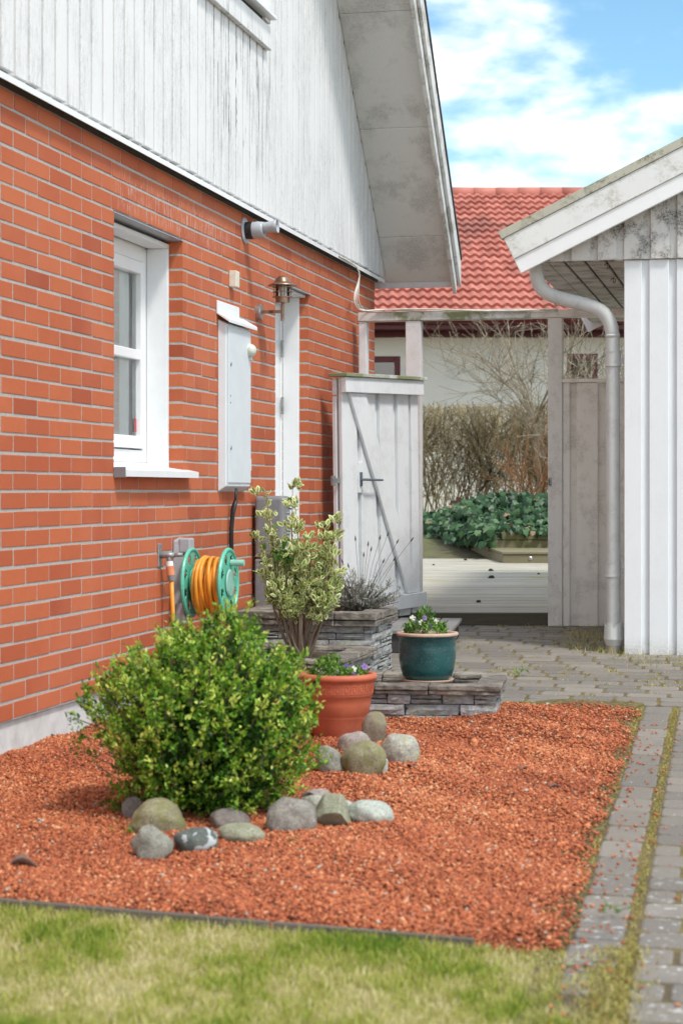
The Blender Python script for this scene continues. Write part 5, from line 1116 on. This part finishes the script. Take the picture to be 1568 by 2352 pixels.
def build_terracotta():
    Y = 8.12; c = Vector(((776 - CX) / F * Y, Y, gz(Y) + .0)); t = thing('terracotta_pot', 'terracotta plant pot with greek key band behind the boxwood', 'pot', c); h = .295
    mb = MB(); mb.lathe([(0, 0), (.095, 0), (.103, .02), (.118, .07), (.126, .098), (.1275, .101), (.1275, .108), (.130, .111), (.139, .16), (.144, .19), (.1465, .192), (.1475, .2), (.151, .24), (.151, .252), (.160, .256), (.166, .264), (.1665, .273), (.161, .282), (.150, .285), (.143, .281), (.138, .27), (.13, .2)], 64); mb.build('body', M['terracotta'], t, smooth=True)
    # greek key band in low relief
    kb = MB(); n = 26; zc = .222; 
    def rel(a0, a1, z0, z1):
        V = []; K = 3; r_ = lambda z: .1475 + (z - .2) * .0875 + .0008
        for rr in (0, .002):
            for z in (z0, z1):
                for i in range(K): a = a0 + (a1 - a0) * i / (K - 1); V.append(((r_(z) + rr) * math.cos(a), (r_(z) + rr) * math.sin(a), z))
        q = 2 * K; kb.add(V, [(q + i, q + i + 1, q + K + i + 1, q + K + i) for i in range(K - 1)] + [(i, i + 1, q + i + 1, q + i) for i in range(K - 1)] + [(K + i, q + K + i, q + K + i + 1, K + i + 1) for i in range(K - 1)] + [(0, q, q + K, K), (K - 1, 2 * K - 1, q + 2 * K - 1, q + K - 1)])
    for k in range(n):
        a = 2 * math.pi * k / n; w_ = 2 * math.pi / n; e = w_ * .11
        rel(a, a + e, .206, .242); rel(a, a + w_ * .8, .2375, .242); rel(a + w_ * .8 - e, a + w_ * .8, .214, .242); rel(a + w_ * .3, a + w_ * .8, .2135, .218); rel(a + w_ * .3, a + w_ * .3 + e, .214, .23); rel(a, a + w_, .2045, .2075)
    kb.build('key_band', M['terracotta'], t)
    mb = MB(); mb.lathe([(0, .24), (.136, .24)], 40); mb.build('soil', M['soil'], t); return c
ctt = build_terracotta()
pansies('pansy_plant', 'pansies with white and purple flowers in the terracotta pot behind the boxwood', ctt + Vector((0, 0, .24)), .12, .085, 13, 11, 230, .05)

# ------------------------------------------------------------------ rocks
def rock(name, label, x, y, w_, h_, mat, Yoff=0, depth=.8, rot=0, flat=.0, ang=0, seed=1, sink=.18, group=None, tiltx=0):
    # x,y: photo position of the lowest visible middle point; w_,h_ photo size
    g = gpt(x, y); s = F / g.y; a, c = w_ / s / 2, h_ / s / (2 - 2 * sink); b = a * depth; r = random.Random(seed)
    t = thing(name, label, 'stone', (g.x, g.y + b * .75, g.z), 0, group)
    import bmesh
    bm = bmesh.new(); bmesh.ops.create_icosphere(bm, subdivisions=4, radius=1)
    planes = [(Vector((r.gauss(0, 1), r.gauss(-.4, 1), r.uniform(-.2, .6) if ang >= 9 else r.gauss(.3, .8))).normalized(), r.uniform(.42, .66)) for _ in range(ang)]
    o_ = Vector((r.uniform(0, 50), r.uniform(0, 50), 0))
    for v in bm.verts:
        p = v.co.copy(); p = Vector([math.copysign(abs(q) ** .9, q) for q in p])
        if ang >= 9 and p.z > -.2: p.x = p.x * (1 - .72 * (p.z + .2)) - .12 * (p.z + .2); p.y *= 1 - .6 * (p.z + .2)
        for n_, d_ in planes:
            e = p.dot(n_) - d_
            if e > 0: p -= n_ * e * .93
        p *= 1 + .17 * mnoise.noise(p * 1.1 + o_) + .06 * mnoise.noise(p * 2.7 + o_) + .014 * mnoise.noise(p * 11 + o_)
        v.co = p
    _e = [max(abs(v.co[i]) for v in bm.verts) for i in range(3)]
    for v in bm.verts: v.co = Vector([v.co[i] / _e[i] for i in range(3)])
    Mx = Matrix.Rotation(R(rot), 4, 'Y') @ Matrix.Diagonal((a, b, c, 1)); 
    zs_ = []
    for v in bm.verts: v.co = Mx @ v.co; zs_.append(v.co.z)
    dz = -min(zs_) - 2 * c * sink * .8
    for v in bm.verts: v.co.z += dz
    me = bpy.data.meshes.new('stone_body'); bm.to_mesh(me); bm.free(); me.shade_smooth(); me.materials.append(mat); o = bpy.data.objects.new('stone_body', me); sc.collection.objects.link(o); o.parent = t
ST = dict(ol=m_stone('olive_stone', (.24, .22, .13), (.33, .31, .19), moss=(.20, .20, .07)), pk=m_stone('pinkish_stone', (.30, .25, .22), (.40, .36, .32)), pale=m_stone('pale_speckled_stone', (.38, .37, .31), (.46, .45, .38), moss=(.30, .31, .16), ss=40, ml=.56),
    br=m_stone('brown_stone', (.24, .19, .15), (.30, .25, .19), moss=(.22, .21, .11)), gr=m_stone('grey_stone', (.24, .24, .20), (.34, .34, .28)), dk=m_stone('dark_lichen_stone', (.10, .12, .11), (.15, .17, .15), spots=(.48, .52, .52), st=.56), fl=m_stone('greenish_stone', (.28, .29, .19), (.36, .36, .26)),
    rg=m_stone('brown_grey_stone', (.19, .16, .145), (.25, .22, .19)), sp=m_stone('speckled_granite', (.22, .20, .17), (.33, .31, .27), ss=55), wg=m_stone('white_green_stone', (.42, .46, .40), (.52, .55, .48)))
GR1 = 'cobbles beside the terracotta pot'; GR2 = 'stones ringing the boxwood'
rock('cobble', 'upright brown egg-shaped cobble right against the terracotta pot', 858, 1716, 60, 78, ST['br'], seed=3, rot=12, group=GR1, sink=.14)
rock('cobble', 'pinkish rounded cobble lying behind the big olive cobble', 816, 1740, 84, 56, ST['pk'], seed=4, group=GR1)
rock('cobble', 'big olive-green round cobble in front of the terracotta pot', 834, 1789, 106, 84, ST['ol'], seed=5, group=GR1, rot=8, sink=.14)
rock('cobble', 'grey rough elongated cobble leaning left of the big olive one', 757, 1786, 62, 74, ST['gr'], seed=6, rot=-28, depth=.9, group=GR1)
rock('cobble', 'pale speckled cobble, rightmost beside the terracotta pot', 919, 1767, 98, 76, ST['pale'], seed=7, rot=10, group=GR1, sink=.13)
rock('cobble', 'small pale green cobble wedged against the right of the big olive one', 878, 1782, 26, 46, ST['wg'], seed=8, group=GR1)
rock('rounded_stone', 'wide olive-brown domed stone at the left foot of the boxwood', 360, 1922, 136, 80, ST['ol'], seed=11, group=GR2, sink=.3)
rock('angular_stone', 'angular grey-green stone with a pointed top, leftmost of the ring', 346, 1975, 102, 90, ST['gr'], seed=22, ang=9, group=GR2, sink=.1)
rock('rounded_stone', 'dark grey stone with white lichen spots in front of the boxwood', 449, 1961, 108, 56, ST['dk'], seed=13, group=GR2, sink=.15)
rock('rounded_stone', 'low flat pale green stone right of the lichen-spotted stone', 551, 1940, 116, 42, ST['fl'], seed=14, rot=5, group=GR2, sink=.2)
rock('angular_stone', 'brownish-grey blocky stone half hidden under the boxwood', 527, 1912, 96, 50, ST['rg'], seed=15, ang=5, group=GR2)
rock('rounded_stone', 'large speckled granite dome stone at the right foot of the boxwood', 668, 1924, 118, 84, ST['sp'], seed=16, group=GR2, sink=.22)
rock('rounded_stone', 'olive stone between the speckled dome and the white-green stone', 765, 1908, 106, 76, ST['fl'], seed=17, ang=4, group=GR2, sink=.2)
rock('rounded_stone', 'whitish green smooth stone, rightmost of the ring', 853, 1903, 106, 58, ST['wg'], seed=18, rot=14, group=GR2, sink=.12)
rock('angular_stone', 'flat pinkish stone behind the olive stone of the ring', 728, 1848, 74, 36, ST['pk'], seed=19, ang=4, group=GR2)
rock('rounded_stone', 'pale grey stone under the right side of the boxwood', 716, 1878, 70, 50, ST['pale'], seed=20, group=GR2)
rock('rounded_stone', 'small white stone peeping out behind the whitish green stone', 795, 1870, 36, 30, ST['wg'], seed=21, group=GR2)
rock('angular_stone', 'dark stone shaded under the left side of the boxwood', 312, 1894, 70, 60, ST['rg'], seed=23, ang=4, group=GR2)

# ------------------------------------------------------------------ boxwood
def build_boxwood():
    Yc = 6.47; c = Vector(((478 - CX) / F * Yc, Yc, gz(Yc))); t = thing('boxwood_bush', 'large round boxwood bush with bright yellow-green leaf tips in the red bed', 'bush', c)
    rx, ry, rzz, zc = .322, .32, .325, .272; cs = []; ds = []; tn = []; st = MB()
    def shape(d):
        z = d.z; f = 1 + .24 * mnoise.noise(d * 2.0 + Vector((4, 1, 2))) + .26 * mnoise.noise(d * 4.6)
        return Vector((d.x * rx, d.y * ry, d.z * rzz)) * f
    for i in range(3500):
        d = Vector((random.gauss(0, 1), random.gauss(0, 1), random.gauss(.1, 1))).normalized()
        q = random.choice((1, 1, 1, .92, .82, .7, .55)) * random.uniform(.95, 1.06)
        p = shape(d) * q; p.z += zc
        if p.z < .03: p.z = .03 + random.random() * .06; p.x *= .85; p.y *= .85
        dd = (d + Vector((random.gauss(0, .35), random.gauss(0, .35), .55 + random.gauss(0, .3)))).normalized(); cs.append(tuple(p)); ds.append(tuple(dd)); 
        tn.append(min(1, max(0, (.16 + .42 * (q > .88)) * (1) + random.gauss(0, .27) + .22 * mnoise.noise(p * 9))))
    for i in range(2600):                     # dark leaves inside
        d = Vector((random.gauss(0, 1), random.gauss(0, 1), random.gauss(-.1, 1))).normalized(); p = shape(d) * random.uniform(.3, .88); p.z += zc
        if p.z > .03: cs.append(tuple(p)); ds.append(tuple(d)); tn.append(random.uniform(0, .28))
    for i in range(330):                      # shoots standing out of the outline
        d = Vector((random.gauss(0, 1), random.gauss(0, 1), random.gauss(.5, .8))).normalized(); p = shape(d); p.z += zc
        if p.z < .1: continue
        dd = (d * .6 + Vector((random.gauss(0, .2), random.gauss(0, .2), .7))).normalized(); L_ = random.uniform(.03, .095); st.tube([tuple(p - dd * .05), tuple(p + dd * L_)], [.0015, .001], 4, cap=False, tone=.3)
        for k in range(3): cs.append(tuple(p + dd * L_ * k / 3)); ds.append(tuple(dd)); tn.append(random.uniform(.35, 1))
    # a loose sprig at the left
    for (a, b, zz) in ((-.40, -.1, .38), (-.43, -.1, .33), (-.41, -.12, .28), (-.38, -.1, .42), (-.42, -.08, .22), (-.37, -.1, .18)):
        for k in range(3): cs.append((a + random.gauss(0, .012), b, zz + random.gauss(0, .015))); ds.append((-.5, 0, .8)); tn.append(.4)
        st.tube([(-.28, b, zz - .06), (a, b, zz)], .0018, 4, cap=False, tone=.3)
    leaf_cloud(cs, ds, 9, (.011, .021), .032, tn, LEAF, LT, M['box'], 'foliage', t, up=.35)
    for i in range(70):
        a = random.uniform(0, 6.28); q = random.uniform(.1, .85); e = Vector((q * rx * math.cos(a), q * ry * math.sin(a), random.uniform(.2, .58))); st.tube([(.03 * math.cos(a), .03 * math.sin(a), 0), tuple(e * .45 + Vector((0, 0, .05))), tuple(e)], [.006, .004, .002], 5, cap=False, tone=.2)
    st.lathe([(0, 0), (.04, 0), (.034, .02), (0, .03)], 10); st.build('stems', M['stem'], t)
build_boxwood()
# ------------------------------------------------------------------ variegated shrub
def build_variegated():
    base = at(694, 1490, 9.95); base.z = PTB.z + hB - .035; t = thing('variegated_shrub', 'upright cream-edged variegated shrub growing in the middle planter', 'shrub', base); Yb = base.y
    st = MB(); cs = []; ds = []; sc_ = Yb / F
    tips = [(612, 1140), (620, 1190), (600, 1240), (608, 1300), (672, 1120), (678, 1165), (668, 1215), (655, 1270), (770, 1200), (765, 1240), (748, 1215), (735, 1240), (700, 1240), (715, 1265), (760, 1285), (772, 1320), (745, 1330), (725, 1300), (690, 1300), (662, 1310), (640, 1335), (628, 1360), (655, 1370), (690, 1355), (720, 1370), (745, 1385), (700, 1400), (735, 1350), (668, 1340), (712, 1325), (690, 1270), (640, 1250), (758, 1360), (680, 1385)]
    feet = [(-.03, 0), (-.012, .01), (.01, -.01), (.03, .01), (.0, .02)]
    for i, (x, y) in enumerate(tips):
        st = MB()
        dy = random.uniform(-.12, .12); e = Vector(((x - CX) / F * (Yb + dy) - base.x, dy, H - (y - HY) / F * (Yb + dy) - base.z)); f = random.choice(feet); p0 = Vector((f[0], f[1], -.02))
        m = Vector((e.x * .62 + p0.x, e.y * .5, e.z * .40)); m2 = e * .8 + Vector((random.gauss(0, .01), 0, 0)) * 1; m2.x = e.x * .85; pts = []
        for q in np.linspace(0, 1, 9):
            a = p0.lerp(m, q); b = m.lerp(e, q); pts.append(a.lerp(b, q))
        st.tube(pts, list(np.linspace(.0075 if i % 3 else .011, .0018, 9)), 6, cap=False, tone=random.random())
        n = 9 if i in (0, 4, 8) else 7
        for k in range(n):
            q = 1 - k / n * (.50 if y < 1300 else .34); a = p0.lerp(m, q); b = m.lerp(e, q); p = a.lerp(b, q); 
            for w_ in range(2): cs.append(tuple(p + Vector((random.gauss(0, .012), random.gauss(0, .018), random.gauss(0, .01))))); ds.append(tuple((Vector((random.gauss(0, .6), random.gauss(0, .6), 1))).normalized()))
            if k % 2 == 0:
                for w_ in range(2):
                    sd2 = Vector((random.gauss(0, 1), random.gauss(0, 1), .4)).normalized() * random.uniform(.025, .06); st.tube([tuple(p), tuple(p + sd2)], [.002, .0012], 4, cap=False, tone=.6)
                    for _w in range(2): cs.append(tuple(p + sd2)); ds.append(tuple((sd2.normalized() + Vector((0, 0, .5))).normalized()))
        st.build('stem', M['stem'], t)
    C = np.repeat(np.array(cs), 3, 0); Dv = np.repeat(np.array(ds), 3, 0); N = len(C)
    ou = [(0, 0, 0), (.20, .25, .05), (.27, .55, .07), (.15, .85, .05), (0, 1, 0), (-.15, .85, .05), (-.27, .55, .07), (-.20, .25, .05)]; inn = [(0, .10, .0), (.10, .3, .03), (.13, .52, .035), (.07, .7, .03), (0, .8, 0), (-.07, .7, .03), (-.13, .52, .035), (-.10, .3, .03)]
    base_ = np.array(ou + inn); T = [(i, (i + 1) % 8, 8 + (i + 1) % 8, 8 + i) for i in range(8)] + [(8, 9, 10, 11), (8, 11, 12, 13), (8, 13, 14, 15)]
    pos = C + RNG.normal(0, .007, (N, 3)); dl = Dv + RNG.normal(0, .75, (N, 3)); dl[:, 2] += .35; nr = RNG.normal(0, .5, (N, 3)); nr[:, 2] += .9
    V = place(base_, pos, dl, nr, RNG.uniform(.026, .050, N)); Fc = (np.arange(N)[:, None, None] * 16 + np.array(T)[None]).reshape(-1, 4)
    g = RNG.random(N) < .05; rim = np.where(g, .15, RNG.uniform(.72, 1, N)); cen = np.where(g, .1, RNG.uniform(.05, .35, N)); tn = np.concatenate([np.repeat(rim[:, None], 8, 1), np.repeat(cen[:, None], 3, 1)], 1).ravel()
    fast_mesh('foliage', V.reshape(-1, 3), Fc, M['var'], tn, t)
    # plain green reverted sprig
    cs = []; ds = []
    for (x, y) in ((650, 1262), (655, 1285), (645, 1278), (662, 1275), (640, 1290), (655, 1300)): 
        p = Vector(((x - CX) / F * (Yb - .12) - base.x, -.12, H - (y - HY) / F * (Yb - .12) - base.z)); cs.append(tuple(p)); ds.append((random.gauss(0, .3), -.2, 1))
    leaf_cloud(cs, ds, 4, (.045, .065), .01, [.25] * len(cs), LEAF * np.array([.7, 1, 1]), LT, M['pansy'], 'green_leaves', t)
build_variegated()
def build_lavender():
    base = at(828, 1392, 10.72); base.z = PTA.z + hA - .035; t = thing('lavender', 'grey woody lavender with dry flower stalks in the tallest planter', 'plant', base); mb = MB(); lv = []; ld = []; tn = []
    for i in range(150):
        a = random.uniform(0, 6.28); ln = random.uniform(.08, .24); e = Vector((math.cos(a) * random.uniform(.02, .25), math.sin(a) * .12, ln * random.uniform(.5, 1))); pts = [(.03 * math.cos(a), .03 * math.sin(a), 0), tuple(e * .5 + Vector((0, 0, .01))), tuple(e)]; mb.tube(pts, [.0035, .0025, .0012], 4, cap=False, tone=random.uniform(0, .6))
        for k in range(5): lv.append(tuple(e * random.uniform(.4, 1))); ld.append(tuple((e.normalized() + Vector((0, 0, .5))).normalized())); tn.append(random.uniform(.3, 1))
    mb.build('woody_stems', M['lav'], t)
    leaf_cloud(lv, ld, 7, (.014, .030), .03, tn, LEAF * np.array([.35, 1, 1]), LT, M['lav'], 'foliage', t)
    mb = MB(); Yb = base.y
    for (x, y) in ((786, 1290), (816, 1238), (845, 1250), (852, 1262), (872, 1236), (890, 1228), (912, 1245), (945, 1240), (905, 1285), (880, 1290), (800, 1300), (835, 1275)):
        dy = random.uniform(-.1, .1); e = Vector(((x - CX) / F * (Yb + dy) - base.x, dy, H - (y - HY) / F * (Yb + dy) - base.z)); mb.tube([(e.x * .15, 0, .05), tuple(e * .6 + Vector((0, 0, .02))), tuple(e)], .0012, 4, cap=False, tone=.4); d = (e - e * .6).normalized(); mb.tube([tuple(e - d * .012), tuple(e), tuple(e + d * .02)], [.002, .0055, .001], 5, cap=False, tone=.1)
    mb.build('flower_stalks', M['lav'], t)
build_lavender()
# ------------------------------------------------------------------ small things
def curled_leaf(name, label, p, s, rz, mat=M['deadleaf'], cat='leaf', group=None):
    t = thing(name, label, cat, p, rz, group); V = []; n = 9; m = 5
    for i in range(n):
        q = i / (n - 1); wd = math.sin(math.pi * min(1, q * 1.02)) ** .7 * .36 + .01
        for j in range(m): v = (j / (m - 1) - .5) * 2; V.append((s * (q - .5), s * v * wd, s * (.12 + .34 * v * v * wd * 2 + .10 * math.sin(q * 5) + .03 * random.random())))
    mb = MB(); mb.add(V, [(i * m + j, i * m + j + 1, (i + 1) * m + j + 1, (i + 1) * m + j) for i in range(n - 1) for j in range(m - 1)]); o = mb.build('blade', mat, t, smooth=True); o.modifiers.new('s', 'SOLIDIFY').thickness = .0012
for (x, y, s, rz, lb) in ((56, 2008, .085, .3, 'curled brown dead leaf on the red bed near the timber edging'), (945, 1776, .05, 2.0, 'pinkish dead leaf leaning beside the pale speckled cobble'), (1200, 1780, .045, 1, 'greyish curled dead leaf alone on the right of the red bed'), (120, 1703, .04, .4, 'small dark dead leaf at the foot of the foundation'), (1276, 1824, .05, .2, 'pale twig-like leaf scrap on the right side of the red bed'), (820, 1900, .035, .8, 'tan dead leaf between olive and whitish green stones')):
    g = gpt(x, y); curled_leaf('dead_leaf', lb, g + Vector((0, 0, .014)), s, rz, group='dead leaves')
def deck_clump(x, y, w_, label):
    g = deckpt(x, y); t = thing('moss_clump', label, 'moss clump', g, 0, 'clumps on the deck'); s = w_ / (F / g.y) / 2; mb = MB(); n = 10; V = []
    for k in range(n): a = 2 * math.pi * k / n; r_ = s * random.uniform(.7, 1.1); V.append((r_ * math.cos(a), r_ * .8 * math.sin(a), 0))
    for k in range(n): a = 2 * math.pi * k / n; r_ = s * random.uniform(.4, .7); V.append((r_ * math.cos(a), r_ * .8 * math.sin(a), s * random.uniform(.5, .8)))
    V.append((0, 0, s * .8)); mb.add(V, [(k, (k + 1) % n, n + (k + 1) % n, n + k) for k in range(n)] + [(n + k, n + (k + 1) % n, 2 * n) for k in range(n)]); mb.build('clump', simple('dry_moss_%d' % x, (.04, .035, .018), 1, .5, 90, 1), t)
for a in ((1128, 1328, 17, 'largest brown moss clump in the middle of the deck'), (1127, 1311, 13, 'dark moss clump just behind the largest one on the deck'), (1068, 1287, 10, 'dark moss clump by the shadow of the raised bed'), (995, 1298, 7, 'small moss clump on the far left of the deck'), (1264 - 28, 1319, 8, 'small flat moss clump near the right post'), (1098, 1384, 15, 'flat dark scrap near the front edge of the deck')): deck_clump(*a)
def build_ornament():
    Y = 21.6; p = at(1053, 1168, Y); t = thing('garden_ornament', 'small rusty metal ornament with a wire scroll standing in the ivy', 'ornament', p); s = Y / F
    mb = MB(); mb.prism([(-9 * s, 0, -8 * s), (8 * s, 0, -8 * s), (5 * s, 0, 26 * s), (-4 * s, 0, 26 * s)], (0, 0, 0), (0, .03, 0)); mb.prism([(-22 * s, 0, 8 * s), (-5 * s, 0, 8 * s), (-5 * s, 0, 18 * s), (-18 * s, 0, 18 * s)], (0, 0, 0), (0, .02, 0)); mb.box(-.02, .02, 0, .02, -.3, -8 * s); mb.build('plate', M['rust'], t)
    mb = MB(); mb.tube([(0, .01, 26 * s)] + [((2 + 8 * q * math.cos(q * 5)) * s, .01, (40 + 22 * q * 1.2 + 6 * math.sin(q * 7)) * s) for q in np.linspace(0, 1, 24)], .004, 5); mb.build('scroll', M['rust'], t)
build_ornament()
def weed(x, y, n, s, label, seed):
    g = gpt(x, y); t = thing('weed', label, 'weed', g, 0, 'small weeds'); rd = random.Random(seed); cs = [(rd.gauss(0, s * .4), rd.gauss(0, s * .4), .012 + rd.random() * s * .4) for _ in range(n)]; ds = [(rd.gauss(0, 1), rd.gauss(0, 1), .5) for _ in range(n)]
    leaf_cloud(cs, ds, 3, (s * .4, s * .8), .01, [rd.uniform(.3, .9) for _ in cs], LEAF * np.array([.6, 1, 1]), LT, M['pansy'], 'leaves', t)
weed(238, 1862, 6, .035, 'small green weed in the red bed left of the boxwood', 1); weed(290, 1923, 8, .028, 'feathery green weed beside the angular grey-green stone', 2); weed(1402, 2108, 7, .03, 'green weed in the mossy joint of the near paving', 3); weed(1397 + 60, 1470, 6, .05, 'green weed beside the drain socket at the garage', 4); weed(1192, 1553, 7, .05, 'flat green weed in the yard paving right of the teal pot', 5); weed(674, 1947, 5, .02, 'bluish little weed below the speckled dome stone', 6)
